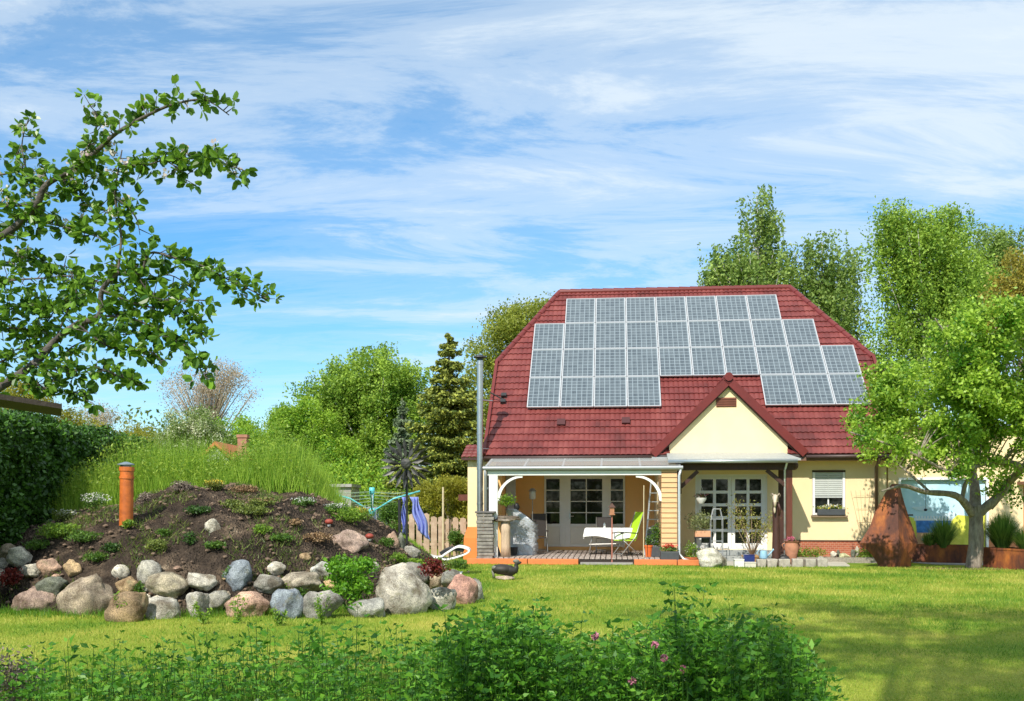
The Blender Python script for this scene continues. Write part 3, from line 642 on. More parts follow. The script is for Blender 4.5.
# clad pillar
g = MB(); zc = .18; k = 0; CLAD = mat('wood_cladding', (.66, .40, .20), .7, .12, 3, bump=.15, bscale=20, stretch=(1, 1, 8))
while zc < 2.58:
    g.add([(uc, vb-.03, zc), (ur_-.0, vb-.03, zc), (ur_, vb-.005, zc+.125), (uc, vb-.005, zc+.125), (uc, .0, zc), (ur_, .0, zc), (ur_, .0, zc+.125), (uc, .0, zc+.125)],
          [(0, 1, 2, 3), (0, 4, 5, 1), (3, 2, 6, 7), (0, 3, 7, 4), (1, 5, 6, 2), (4, 7, 6, 5)]); zc += .135
g.build('clad_side_wall', CLAD, ver)
g = MB(); g.box(uc+.015, ur_-.015, vb+.012, -.01, .17, 2.56); g.build('clad_core', mat('clad_shadow_gap', (.10, .06, .04), .8), ver)
# glazed roof
def polyc():
    m, nt, b = nmat('milky_glass'); L = nt.links; t = N(nt, 'ShaderNodeBsdfTransparent'); t.inputs[0].default_value = (.93, .94, .92, 1)
    mx = N(nt, 'ShaderNodeMixShader'); mx.inputs[0].default_value = .4; b.inputs['Base Color'].default_value = (.85, .87, .85, 1); b.inputs['Roughness'].default_value = .15
    L.new(t.outputs[0], mx.inputs[1]); L.new(b.outputs[0], mx.inputs[2]); L.new(mx.outputs[0], nt.nodes['Material Output'].inputs[0]); return m
ra, rb = Vector((0, -.52, 2.93)), Vector((0, -1.95, HP(560, 466.3, -1.95)[2]+.02)); ulr = -3.1; urr = ur_+.1
g = MB(); g.add([(ulr, ra.y, ra.z), (urr, ra.y, ra.z), (urr, rb.y, rb.z), (ulr, rb.y, rb.z)], [(0, 1, 2, 3)]); g.build('glass_roof', polyc(), ver)
g = MB()
for i in range(6): x = ulr+.03+(urr-ulr-.06)*i/5; g.bar((x, ra.y, ra.z-.035), (x, rb.y, rb.z-.035), .05, .06)
g.box(ulr, urr, ra.y, ra.y+.06, ra.z-.09, ra.z+.02)
g.build('rafter', GREYM, ver)
zg = rb.z; g = MB(); g.tube([(ulr-.05, rb.y-.06, zg-.07), (urr+.05, rb.y-.06, zg-.07)], .058, 10); g.box(ulr, urr, rb.y, rb.y+.05, zg-.15, zg-.01)
g.build('gutter', GREYM, ver, 'auto')
g = MB(); g.tube([(urr, rb.y-.06, zg-.1), (ur_+.05, vb-.09, zg-.28), (ur_+.05, vb-.09, .3), (ur_+.16, vb-.16, .16), (ur_+.30, vb-.2, .12)], .037, 10); g.build('downpipe', mat('pale_zinc_pipe', (.60, .63, .64), .3, .05, metal=.5), ver, True)
g = MB(); g.tube([(pu-.1, rb.y-.06, zg-.1), (pu-.1, vb, zg-.3), (pu-.1, vb, .3)], .037, 10); g.build('downpipe', GREYM, ver, True)
# left side glazing
g = MB()
for z in (1.35, 2.05): g.bar((-3.05, vb+.1, z), (-3.05, 0, z), .05, .05)
for y in (vb+.35, -.75, -.05): g.bar((-3.05, y, .18), (-3.05, y, 2.6), .05, .05)
g.box(-3.18, -3.12, -1.5, -1.42, 1.2, 2.1); g.build('side_screen_frame', WHITE, ver)
g = MB(); g.box(-3.06, -3.05, vb+.1, -.05, 1.3, 2.55); g.build('side_pane', GLASS, ver)
g = MB(); g.box(-2.84, -2.55, 1.0, 1.08, .2, 2.6); g.build('side_curtain', mat('grey_blind', (.42, .42, .42), .8), ver)

# ================================================================ PORCH
por = thing('porch', 'dark timber porch with a grey lean-to roof in front of the white french doors', 'porch', W(0, 0), -TH)
pv = -1.5; z1_ = HP(740, 461, pv)[2]; z0_ = HP(740, 470, pv)[2]; pa, pb = HP(676, 465, pv)[0], HP(796, 465, pv)[0]
g = MB(); g.box(pa, pb-.05, pv, pv+.16, z0_, z1_); g.ball((pb-.04, pv+.08, (z0_+z1_)/2), (.12, .1, .13)); g.build('beam', DKWOOD, por, bevel=.01)
g = MB()
for i in range(6): x = pa+.1+(pb-pa-.3)*i/5; g.bar((x, pv-.15, z1_+.02), (x, 0, 3.0), .07, .1)
g.build('rafter', DKWOOD, por)
g = MB(); a0 = HP(668, 461, pv-.3)[0]; a1 = HP(801, 461, pv-.3)[0]; zf = HP(740, 460.5, pv-.3)[2]
g.prism([(a0, pv-.3, zf), (a1, pv-.3, zf), (a1-.3, -.02, 3.08), (a0+.05, -.02, 3.08)], (0, 0, .05)); g.build('roof_sheet', mat('grey_roof_sheet', (.36, .38, .36), .5, .12, 3, stretch=(6, 1, 1)), por)
g = MB(); g.tube([(a0, pv-.35, zf-.02), (a1-.1, pv-.35, zf-.02)], .05, 10); g.build('gutter', ZINC, por, True)
qa, qb = HP(786.5, 500, pv)[0], HP(792.5, 500, pv)[0]
g = MB(); g.box(qa, qb, pv+.01, pv+.17, .12, z0_); g.build('post', DKRED, por, bevel=.008)
qc, qd = HP(779, 500, -.7)[0], HP(784, 500, -.7)[0]
g = MB(); g.box(qc, qd, -.7, -.56, .05, 2.75); g.build('post', DKWOOD, por, bevel=.008)
g = MB(); g.box(pa+.03, pa+.15, pv+.02, pv+.14, 1.9, z0_); g.build('post', DKWOOD, por)
l0 = HP(681, 487, pv); l1 = HP(698, 471, pv); g = MB(); g.bar((l0[0], pv+.08, l0[2]), (l1[0], pv+.08, l1[2]), .1, .1); g.build('brace', DKWOOD, por)
l0 = HP(767, 470, pv); l1 = HP(788, 487, pv); g = MB(); g.bar((l0[0], pv+.08, l0[2]), (l1[0], pv+.08, l1[2]), .1, .1); g.build('brace', DKWOOD, por)
g = MB(); x = HP(785.2, 500, pv)[0]; g.tube([(x, pv-.3, zf-.05), (x, pv+.05, zf-.25), (x, pv+.05, .2)], .028, 8); g.build('downpipe', WHITE, por, True)

# ================================================================ GARAGE with painted door
gar = thing('garage', 'cream flat-roofed garage with a seaside mural on its wide door, right of the house', 'garage', W(0, 0), -TH)
g = MB(); wall_hole(g, 8.08, 11.55, 0, 3.7, 8.42, 10.72, .02, 2.30, .05, .3); wall_hole(g, 11.55, 15.5, 0, 3.7, 11.72, 12.7, .02, 2.12, .05, .3)
g.box(8.08, 15.5, .3, 7.5, 3.5, 3.6); g.box(15.3, 15.5, .3, 7.5, 0, 3.5); g.box(8.3, 15.3, 7.3, 7.5, 0, 3.5); g.build('wall', WALL, gar)
g = MB(); g.box(8.0, 15.6, -.1, 7.6, 3.7, 3.8); g.build('roof_edge', DKWOOD, gar)
g = MB(); g.box(10.75, 11.70, .01, .05, .02, .62); g.build('plinth', mat('orange_plinth', (.60, .24, .10), .8, .15, 4), gar)
SKYB = mat('mural_sky', (.42, .72, .90), .6, .12, 1.2, c2=(.62, .84, .92)); v = .12
g = MB(); g.box(8.42, 10.72, v, v+.06, .02, 2.30); door = g.build('garage_door', SKYB, gar)
def flat(pts, m, name, d=.004): 
    g = MB(); g.prism([(p[0], v-.002-d, p[1]) for p in pts], (0, d, 0)); return g.build(name, m, door)
zs = HP(940, 522, v)[2]
flat([(8.42, .04), (10.72, .04), (10.72, zs-.25), (8.42, zs-.25)], mat('mural_field', (.72, .76, .06), .6, .18, 7, c2=(.88, .84, .14)), 'painted_field')
flat([(8.42, zs-.25), (8.87, zs-.25), (8.83, zs+.10), (8.6, zs+.18), (8.42, zs+.14)], mat('mural_field', (1, 1, 1)), 'painted_field', .006)
flat([(9.75, zs-.25), (10.72, zs-.25), (10.72, zs+.2), (10.3, zs+.17), (9.98, zs+.20), (9.82, zs+.05)], mat('mural_field', (1, 1, 1)), 'painted_field', .006)
flat([(8.87, .30), (9.75, .30), (9.75, zs-.05), (8.87, zs-.05)], mat('mural_sand', (.70, .42, .22), .6, .1), 'painted_sand', .008)
flat([(8.88, zs-.30), (9.76, zs-.30), (9.80, zs+.04), (8.86, zs+.04)], mat('mural_sea', (.03, .16, .55), .5, .3, 8, c2=(.10, .33, .75)), 'painted_sea', .010)
flat([(8.80, zs+.04), (9.84, zs+.04), (9.84, zs+.10), (8.80, zs+.10)], mat('mural_white', (.82, .85, .86), .6, .03), 'painted_horizon', .010)
for k in range(12): flat([(8.84+k*.08, zs+.1), (8.88+k*.08, zs+.1), (8.88+k*.08, zs+.17), (8.84+k*.08, zs+.17)], mat('mural_white', (1, 1, 1)), 'painted_horizon', .009)
for (cx_, cz, w) in ((9.0, 1.5, .24), (9.75, 1.32, .26), (9.3, 1.95, .16), (10.3, 1.75, .2)):
    pts = [(cx_+w*cos(t)*(1+.2*sin(3*t)), cz+w*.26*sin(t)*(1+.25*cos(5*t))) for t in np.linspace(0, 2*pi, 20, endpoint=False)]
    flat(pts, mat('mural_cloud', (.62, .78, .86), .6, .06), 'painted_cloud', .006)
flat([(9.0, .62), (9.25, .60), (9.25, .63), (9.0, .65)], mat('mural_white', (1, 1, 1)), 'painted_wave', .014)
g = MB(); g.box(8.36, 8.42, .0, .12, 0, 2.36); g.box(10.72, 10.78, .0, .12, 0, 2.36); g.box(8.42, 10.72, .0, .12, 2.30, 2.36); g.build('door_surround', mat('mural_white', (1, 1, 1)), gar)
g = MB(); g.box(11.72, 12.7, .1, .16, .02, 2.12)
for k in range(5): g.box(11.76+k*.19, 11.92+k*.19, .075, .10, .1, 2.05)
g.build('wooden_door', mat('orange_wood', (.50, .17, .04), .5, .25, 3, stretch=(6, 6, 1)), gar)
g = MB(); g.box(11.55, 12.9, -.6, .05, 2.16, 2.24); g.build('door_canopy', TRIM, gar)
g = MB(); x = 10.0; g.tube([(9.08, .0, 2.2), (9.08, -.01, 1.5)], .006, 5); g.ball((9.08, -.01, 1.46), (.05, .05, .04)); g.build('hanging_bell', BLACK, gar)
g = MB()   # trellis on the wall
# ================================================================ THINGS ON THE DECK
DZ = .18
def htop(px, py, v): return HP(px, py, v)[2]
# slatted stone pillar
t = hthing('slate_pillar', 'square pillar of stacked slate slabs with a grey lid at the left front of the deck', 'pillar', 485.5, 540, -2.0, 0.12)
g = MB(); h = htop(485, 513, -2.0)-.12; n = 13; zz_ = .0
for k in range(n):
    dz = h/n; a = random.uniform(-.02, .02); g.box(-.21+a, .23+a, -.19+random.uniform(-.02, .02), .22, zz_+.006, zz_+dz-.008); zz_ += dz
g.build('slab_stack', mat('slate', (.17, .15, .14), .8, .35, 5, bump=.5, bscale=25, c2=(.33, .31, .28)), t, bevel=.012)
g = MB(); g.box(-.26, .28, -.24, .26, h, h+.05); g.build('lid', mat('slate_dark', (.12, .11, .11), .7), t, bevel=.01)
# bird table
def plantballs(name, parent, n, c, r, size, m, axis=None, asp=.5):
    q = unit(rng.normal(size=(n, 3)))*(rng.random((n, 1))**.45); s_ = rng.uniform(0, 40, 3); q *= 1+.55*np.array([mn.noise(Vector(tuple(a*2.2+s_))) for a in q])[:, None]; q += rng.normal(size=(n, 3))*.06; q = q*np.array(r)+np.array(c)
    return npmesh(name, leafverts(q, size, axis=None if axis is None else np.tile(axis, (n, 1)), asp=asp), 4, m, parent)
LGREEN = leafmat('leaf_bright', (.07, .17, .015), (.24, .38, .04), .35, .5)
LMID = leafmat('leaf_mid', (.035, .10, .015), (.13, .24, .03), .3, .5)
LDARK = leafmat('leaf_dark', (.018, .05, .008), (.055, .13, .02), .2, .45)
LOLIVE = leafmat('leaf_olive', (.10, .14, .05), (.34, .38, .16), .3, .6)
t = hthing('stone_mushroom_table', 'stone slab on a pale wooden stump carrying a small bonsai plant', 'garden ornament', 505.5, 550, -1.85, DZ)
h0 = htop(505, 521, -1.85)-DZ; h1 = htop(505, 510, -1.85)-DZ
g = MB(); g.lathe([(.14, 0), (.13, h0*.3), (.125, h0*.7), (.13, h0)], n=14, jit=.06); g.build('stump', mat('pale_birch_stump', (.50, .38, .27), .8, .25, 6, bump=.5, bscale=20, stretch=(3, 3, .6)), t, True)
s_ = rock('slab', (.03, 0, h0+.06), .76, .5, .17, (.26, .22, .18), 77, facet=.4, parent=t)
g = MB(); g.tube([(0, 0, h1), (.05, 0, h1+.12), (-.04, 0, h1+.25)], .02); g.build('stem', DKWOOD, t)
plantballs('foliage', t, 420, (.02, 0, h1+.27), (.24, .2, .17), .07, LGREEN)
# covered grill
def sheet(pts_f, nx, ny, name, m, parent, smooth=True, thick=.01):
    g = MB(); vs = [pts_f(i/nx, j/ny) for j in range(ny+1) for i in range(nx+1)]
    g.add(vs, [(j*(nx+1)+i, j*(nx+1)+i+1, (j+1)*(nx+1)+i+1, (j+1)*(nx+1)+i) for j in range(ny) for i in range(nx)])
    o = g.build(name, m, parent, smooth); s = o.modifiers.new('s', 'SOLIDIFY'); s.thickness = thick; return o
t = hthing('covered_grill', 'barbecue wrapped in a crumpled silver tarpaulin cover', 'grill', 521, 545, -.6, DZ)
SILV = mat('silver_tarp', (.42, .44, .47), .3, .35, 5, metal=.35, bump=.9, bscale=22)
g = MB(); nz, na = 54, 80; vs = []
for j in range(nz+1):
    q = j/nz
    for i in range(na):
        a = 2*pi*i/na; sx = (abs(cos(a))**.5)*(1 if cos(a) > 0 else -1); sy = (abs(sin(a))**.5)*(1 if sin(a) > 0 else -1)
        x = .44*sx*(1-.04*q); y = .32*sy
        top = 1.30-max(0, (x+.15))*.75; z = q*top
        f = .03*mn.noise(Vector((x*3+z*4, y*3, z*2.2)))+.07*abs(mn.noise(Vector((x*7+z*8, y*8, z*3))))+.02*mn.noise(Vector((x*20, y*20, z*16)))
        vs.append((x*(1+f)+f, y*(1+f)+f*.6-.02*q, z))
g.add(vs, [(j*na+i, j*na+(i+1) % na, (j+1)*na+(i+1) % na, (j+1)*na+i) for j in range(nz) for i in range(na)]+[tuple(nz*na+i for i in range(na))])
g.build('cover', SILV, t, True)
g = MB(); g.ball((-.12, -.02, 1.36), (.09, .07, .11), jit=.1); g.build('lid_knob', BLACK, t, True)
t = hthing('black_bucket', 'black tub on the deck between the wooden stump and the silver cover', 'tub', 513, 550, -1.05, DZ)
g = MB(); g.lathe([(.11, 0), (.14, .22), (.15, .23), (.13, .23), (.11, .03)]); g.build('tub', BLACK, t, 'auto')
t = hthing('leaning_board', 'thin dark slate board leaning beside the stacked pillar', 'board', 497, 550, -1.35, DZ)
g = MB(); g.prism([(-.14, 0, .62), (-.09, 0, .62), (.11, -.05, .02), (.04, -.05, 0)], (0, .12, 0)); g.build('board', mat('slate_dark', (1, 1, 1)), t)
# lantern on pole
t = hthing('pole_lantern', 'white lantern on a thin pole against the orange veranda wall', 'lantern', 532.5, 540, .9, DZ)
h = htop(532, 490, .9)-DZ
g = MB(); g.tube([(0, 0, 0), (0, 0, h-.28)], .012); g.lathe([(.13, 0), (.13, .02), (.02, .04)]); g.build('pole', GREYM, t)
g = MB(); g.lathe([(.07, h-.28), (.10, h-.24), (.10, h-.06), (.07, h)]); g.build('lamp_glass', mat('lantern_glass', (.62, .60, .55), .4), t, True)
g = MB(); g.lathe([(.13, h-.04), (.05, h+.05)]); g.build('lid', GREYM, t)
# high back chairs
MESH = mat('dark_textilene', (.055, .045, .042), .7, .2, 30); CH = mat('chair_tube', (.45, .44, .42), .35, .1, metal=.6)
def garden_chair(label, px, py, v, rz, seatm=MESH, hb=1.15, w=.46, rec=.16, cat='chair', name='garden_chair', fold=False):
    t = hthing(name, label, cat, px, py, v, DZ, 'garden chairs on the deck'); t.rotation_euler = (0, 0, -TH+rz)
    sh = .43
    g = MB(); g.box(-w/2+.02, w/2-.02, -.24, .22, sh-.012, sh+.012); g.build('seat', seatm, t, bevel=.005)
    g = MB(); g.prism([(-w/2+.02, .22, sh+.04), (w/2-.02, .22, sh+.04), (w/2-.02, .22+rec, hb), (-w/2+.02, .22+rec, hb)], (0, .024, 0)); g.build('backrest', seatm, t, bevel=.005)
    for sx in (-w/2, w/2):
        g = MB(); g.tube([(sx, -.28, 0), (sx, .20, sh+.1), (sx, .22+rec, hb)], .013); g.build('leg', CH, t, True)
        g = MB(); g.tube([(sx, .36, 0), (sx, -.20, sh+.02)], .013); g.build('leg', CH, t, True)
        g = MB(); g.tube([(sx, -.26, .63), (sx, -.1, .655), (sx, .25, .63)], .016); g.tube([(sx, -.2, sh), (sx, -.2, .64)], .01); g.build('armrest', seatm if not fold else BLACK, t, True)
    g = MB(); g.tube([(-w/2, -.22, .06), (w/2, -.22, .06)], .011); g.tube([(-w/2, .3, .07), (w/2, .3, .07)], .011); g.build('stretcher', CH, t, True)
    return t
garden_chair('dark high-backed chair between the silver cover and the glazed doors', 539.5, 545, .9, radians(8), rec=.05)
garden_chair('dark chair standing behind the table with the white cloth', 604, 545, .7, radians(0), hb=1.05)
garden_chair('lime green reclining folding chair at the right end of the table', 625, 545, -1.0, radians(-62), seatm=mat('lime_fabric', (.38, .62, .02), .6, .08, 6), rec=.24, w=.48, fold=True, hb=1.22)
# table
t = hthing('garden_table', 'folding table with thin metal legs on the deck', 'table', 609, 545, -.35, DZ)
hw = .66; th_ = .76
g = MB(); g.box(-hw, hw, -.38, .38, th_-.04, th_); g.build('tabletop', GREYW, t)
for sx in (-.50, .50):
    for sy in (-.3, .3):
        g = MB(); g.tube([(sx*1.12, sy, 0), (sx*.9, sy, th_-.04)], .016); g.build('leg', CH, t, True)
g = MB(); g.tube([(-.56, -.3, .3), (.2, -.3, .32)], .012); g.tube([(-.5, -.3, .45), (-.5, .3, .45)], .012); g.build('stretcher', CH, t)
cl = thing('tablecloth', 'white cloth hanging over the garden table', 'tablecloth', t.location+Vector((0, 0, th_+.004)), -TH)
g = MB(); vs = []; na = 96
rings = [(0, 0), (.5, 0), (.96, 0), (1.0, -.005), (1.02, -.05), (1.035, -.12), (1.05, -.20), (1.06, -.27)]
for q, dz in rings:
    for i in range(na):
        a = 2*pi*i/na; m_ = max(abs(cos(a)), abs(sin(a))); x = (hw+.012)*cos(a)/m_; y = .39*sin(a)/m_; f = (-dz)*.22*sin(a*13)+(-dz)*.1*sin(a*29+1)
        vs.append((x*max(q, .001)*(1+f*.35), y*max(q, .001)*(1+f*.5), dz*(1+.18*sin(a*4+.5)) if dz < -.1 else dz))
g.add(vs, [(j*na+i, j*na+(i+1) % na, (j+1)*na+(i+1) % na, (j+1)*na+i) for j in range(len(rings)-1) for i in range(na)]); g.build('cloth', mat('white_cloth', (.82, .82, .80), .9, .02), cl, True)
t = thing('candle_jar', 'small white jar standing on the white tablecloth', 'jar', W(HP(604.5, 523, -.5)[0], -.5, DZ+th_+.006), -TH)
g = MB(); g.lathe([(.03, 0), (.035, .02), (.03, .10), (.015, .13)]); g.build('jar', WHITE, t, True)
g = MB(); g.lathe([(.018, .13), (.018, .15)]); g.build('lid', GREYM, t)
# feeder pole
t = hthing('pole_bird_feeder', 'brown bird feeder box on a thin reddish pole in front of the deck', 'bird feeder', 612, 560, -2.05, 0)
h = htop(612, 515, -2.05); PKP = mat('reddish_pole', (.42, .16, .12), .6, .1)
g = MB(); g.tube([(0, 0, 0), (0, 0, h)], .018); g.build('pole', PKP, t)
g = MB(); g.box(-.08, .08, -.08, .08, h, h+.03); g.box(-.06, .06, -.06, .06, h+.03, h+.2); g.build('box', mat('feeder_wood', (.35, .16, .08), .7, .2), t)
g = MB(); g.prism([(-.1, -.09, h+.2), (.1, -.09, h+.2), (0, -.09, h+.33)], (0, .18, 0)); g.build('roof', mat('feeder_roof', (.12, .06, .05), .7), t)
for px, v, l in ((643.5, -1.9, 'thin pale cane standing upright at the right side of the deck'), ):
    t = hthing('garden_cane', l, 'cane', px, 555, v, 0.02); g = MB(); g.tube([(0, 0, 0), (.01, 0, htop(px, 486, v))], .013); g.build('cane', mat('bamboo', (.55, .47, .30), .6), t)
# step ladder
t = hthing('step_ladder', 'tall grey step ladder standing folded in front of the orange wall beside the clad pillar', 'ladder', 655, 545, -.4, DZ)
h = htop(655, 482, -.4)-DZ
for s_ in (-1, 1):
    g = MB(); g.bar((s_*.30, -.15, 0), (s_*.11, .1, h), .035, .06); g.build('rail', ALU, t)
g = MB()
for k in range(1, 8): q = k/8.3; g.box(-.30+.19*q, .30-.19*q, -.17+.25*q-.04, -.15+.25*q+.06, h*q, h*q+.025)
g.build('rung', ALU, t)
g = MB(); g.bar((-.26, .45, 0), (-.10, .12, h), .03); g.bar((.26, .45, 0), (.10, .12, h), .03); g.build('rear_support', ALU, t)
t = hthing('grey_bin', 'grey domed garden bin standing under the step ladder', 'bin', 655, 545, -.05, DZ)
g = MB(); g.lathe([(.2, 0), (.24, .62), (.26, .64), (.22, .75), (.1, .82)]); g.build('bin', mat('grey_plastic', (.20, .24, .27), .4, .15), t, 'auto')
# pots
def pot(name, label, px, v, r, h, m, fol=None, z=DZ, square=False, group='flower pots around the terrace', cat='flower pot', rz=0):
    t = hthing(name, label, cat, px, 550, v, z, group)
    g = MB()
    if square: g.box(-r, r, -r, r, 0, h); g.build('planter', m, t, bevel=.012)
    else: g.lathe([(r*.7, 0), (r*.95, h*.85), (r*1.05, h*.86), (r*1.05, h), (r*.9, h), (r*.88, h*.9)]); g.build('planter', m, t, 'auto')
    for (n, c, rr, sz, mm) in (fol or []): plantballs('foliage' if mm is not REDF and mm is not PINKF and mm is not WHF and mm is not YELF else 'flowers', t, n, c, rr, sz, mm)
    return t
REDF = leafmat('petal_red', (.45, .02, .02), (.75, .10, .07), .2); PINKF = leafmat('petal_pink', (.45, .08, .16), (.75, .30, .40), .3)
WHF = leafmat('petal_white', (.6, .6, .52), (.85, .85, .80), .3); YELF = leafmat('petal_yellow', (.55, .40, .03), (.8, .65, .08), .3)
TERRA = mat('terracotta', (.52, .16, .06), .8, .12, 5); ORP = mat('orange_plastic', (.65, .14, .03), .45, .06); ANTH = mat('anthracite_pot', (.055, .062, .07), .55, .15)
pot('flower_pot', 'orange round pot with a small plant left of the dark square pots', 648.5, -1.45, .115, .32, ORP, [(160, (0, 0, .42), (.12, .1, .16), .06, LMID)])
pot('flower_pot', 'dark pot with a tall leafy green plant beside the orange pot', 656.5, -1.35, .15, .28, ANTH, [(520, (0, 0, .55), (.2, .18, .34), .07, LMID)], square=True)
pot('flower_pot', 'large dark square pot with red flowers in front of the clad pillar', 669.5, -1.75-.25, .24, .34, ANTH, [(260, (0, 0, .40), (.24, .2, .1), .06, LMID), (160, (0, 0, .49), (.20, .18, .06), .055, REDF)], square=True, z=.02)
pot('flower_pot', 'terracotta bowl with loose green plants right of the downpipe', 691.5, -1.9, .19, .2, TERRA, [(300, (0, 0, .38), (.2, .18, .24), .06, LGREEN), (30, (0, 0, .42), (.2, .18, .2), .05, WHF)], z=0)
# plant stand with olive bush
t = hthing('plant_stand', 'dark legged stand holding a terracotta trough in front of the left french door', 'plant stand', 702.5, 555, -.95, 0)
hs_ = htop(702, 538, -.95)
for sx in (-.19, .19):
    for sy in (-.12, .12): g = MB(); g.bar((sx, sy, 0), (sx, sy, hs_), .03); g.build('leg', BLACK, t)
g = MB(); g.box(-.22, .22, -.15, .15, hs_, hs_+.03); g.box(-.2, .2, -.13, .13, .25, .27); g.build('shelf', BLACK, t)
t = thing('plant_trough', 'terracotta trough with a silvery olive bush on the dark stand', 'planter', t.location+Vector((0, 0, hs_+.031)), -TH)
g = MB(); g.box(-.21, .21, -.13, .13, 0, .17); g.build('trough', mat('terracotta_light', (.62, .33, .19), .8, .08), t, bevel=.01)
plantballs('foliage', t, 1100, (-.08, 0, .42), (.36, .25, .30), .075, LOLIVE, asp=.3)
t = hthing('wire_obelisk', 'thin metal plant frame standing behind the big grey boulder', 'plant frame', 716.5, 555, -1.1, 0)
h = htop(716, 509, -1.1); g = MB()
for sx in (-.16, .16):
    for sy in (-.12, .12): g.tube([(sx, sy, 0), (sx, sy, h*.8), (sx*.6, sy*.6, h)], .010, 6)
g.build('upright', GREYM, t)
g = MB()
for z in (.3, .6, .9, 1.2): g.box(-.16, .16, -.125, -.115, z, z+.012); g.box(-.16, .16, .115, .125, z, z+.012)
g.tube([(-.1, 0, h), (.1, 0, h)], .012); g.build('crossbar', GREYM, t)
# hanging basket
t = thing('hanging_basket', 'white hanging pot with pinkish flowers in front of the left french door', 'hanging pot', W(HP(701, 495, -.9)[0], -.9, htop(701, 503.5, -.9)), -TH)
g = MB(); g.lathe([(.07, 0), (.14, .10), (.155, .16), (.15, .16), (.06, .03)]); g.build('pot', WHITE, t, 'auto')
g = MB()
for a in (0, 2.1, 4.2): g.tube([(.14*cos(a), .14*sin(a), .15), (0, 0, .50)], .006, 5)
g.tube([(0, 0, .5), (0, 0, 2.86-t.location.z)], .004, 5); g.build('hanger', WHITE, t)
plantballs('foliage', t, 120, (0, 0, .2), (.19, .17, .08), .05, LMID); plantballs('flowers', t, 90, (0, 0, .21), (.20, .18, .07), .045, PINKF)
# big boulder
c_ = P(711.5, 559, 26.0); tag(rock('boulder', c_, 32*.026, .7, 21*.026+.06, (.50, .48, .40), 501, facet=.35), 'big pale grey boulder lying on the lawn in front of the french doors', 'boulder')
# tree in pot and small planters
t = hthing('potted_shrub', 'spindly potted shrub with sparse yellowish leaves in a basket before the right french door', 'shrub', 752, 560, -1.55, 0)
g = MB(); g.lathe([(.22, .02), (.26, .2), (.28, .2), (.28, .25), (.2, .25)]); g.build('basket', mat('wicker', (.42, .24, .10), .8, .25, 25, bump=.5), t, 'auto')
hb_ = htop(752, 497, -1.55); pts = []
g = MB(); 
for k in range(9):
    a = k*.7; ex, ez = (-.62+1.2*k/8), random.uniform(1.05, hb_-.1); m1 = (ex*.35, .1*cos(a), ez*.45)
    g.tube([(0, 0, .2), m1, (ex, .3*sin(a), ez)], [.016, .011, .005], 6)
    for q in np.linspace(.35, 1, 6): 
        p = np.array(m1)*(1-q)+np.array((ex, .3*sin(a), ez))*q; pts += [p+rng.normal(size=3)*.10 for _ in range(16)]
g.build('stem', mat('twig_brown', (.22, .16, .10), .8), t, True)
npmesh('foliage', leafverts(np.array(pts), .07, asp=.45), 4, leafmat('leaf_yellowish', (.14, .16, .03), (.42, .40, .10), .35), t)
def boxpot(name, label, cat, px0, px1, py0, py1, v, m, d=.3):
    uc_, w = (HP(px0, py1, v)[0]+HP(px1, py1, v)[0])/2, HP(px1, py1, v)[0]-HP(px0, py1, v)[0]
    t = thing(name, label, cat, W(uc_, v, 0), -TH); g = MB(); h = max(.1, htop(px0, py0, v)); 
    g.box(-w/2, w/2, -d/2, d/2, 0, h-.02); g.box(-w/2-.01, w/2+.01, -d/2-.01, d/2+.01, h-.02, h); g.build('planter', m, t, bevel=.01); return t, h
boxpot('white_planter', 'small white stone block planter left of the blue glazed box', 'planter', 734, 743.5, 559, 571, -2.65, mat('white_stone', (.66, .66, .60), .8, .08))
boxpot('blue_planter', 'dark blue glazed pot under the spindly shrub', 'planter', 743.5, 754, 554.5, 566, -2.3, mat('blue_glaze', (.02, .035, .16), .2, .2))
t, h = boxpot('pale_trough', 'pale stone trough on the lawn beneath the blue pot', 'trough', 744.5, 755.5, 562, 571, -2.8, mat('pale_trough', (.52, .50, .42), .8, .1), .25)
t = hthing('watering_can', 'small light blue watering can on the stone edging', 'watering can', 763.5, 566, -2.35, .2)
BLU = mat('light_blue_plastic', (.30, .52, .66), .4, .05)
g = MB(); g.lathe([(.10, 0), (.11, .02), (.085, .2), (.05, .21)]); g.build('body', BLU, t, 'auto')
g = MB(); g.tube([(.09, 0, .05), (.17, 0, .13), (.24, 0, .22)], [.022, .016, .013]); g.ball((.25, 0, .23), .03); g.build('spout', BLU, t, True)
g = MB(); g.tube([(-.1, 0, .05), (-.17, 0, .14), (-.1, 0, .24), (.02, 0, .25)], .01); g.build('handle', BLU, t, True)
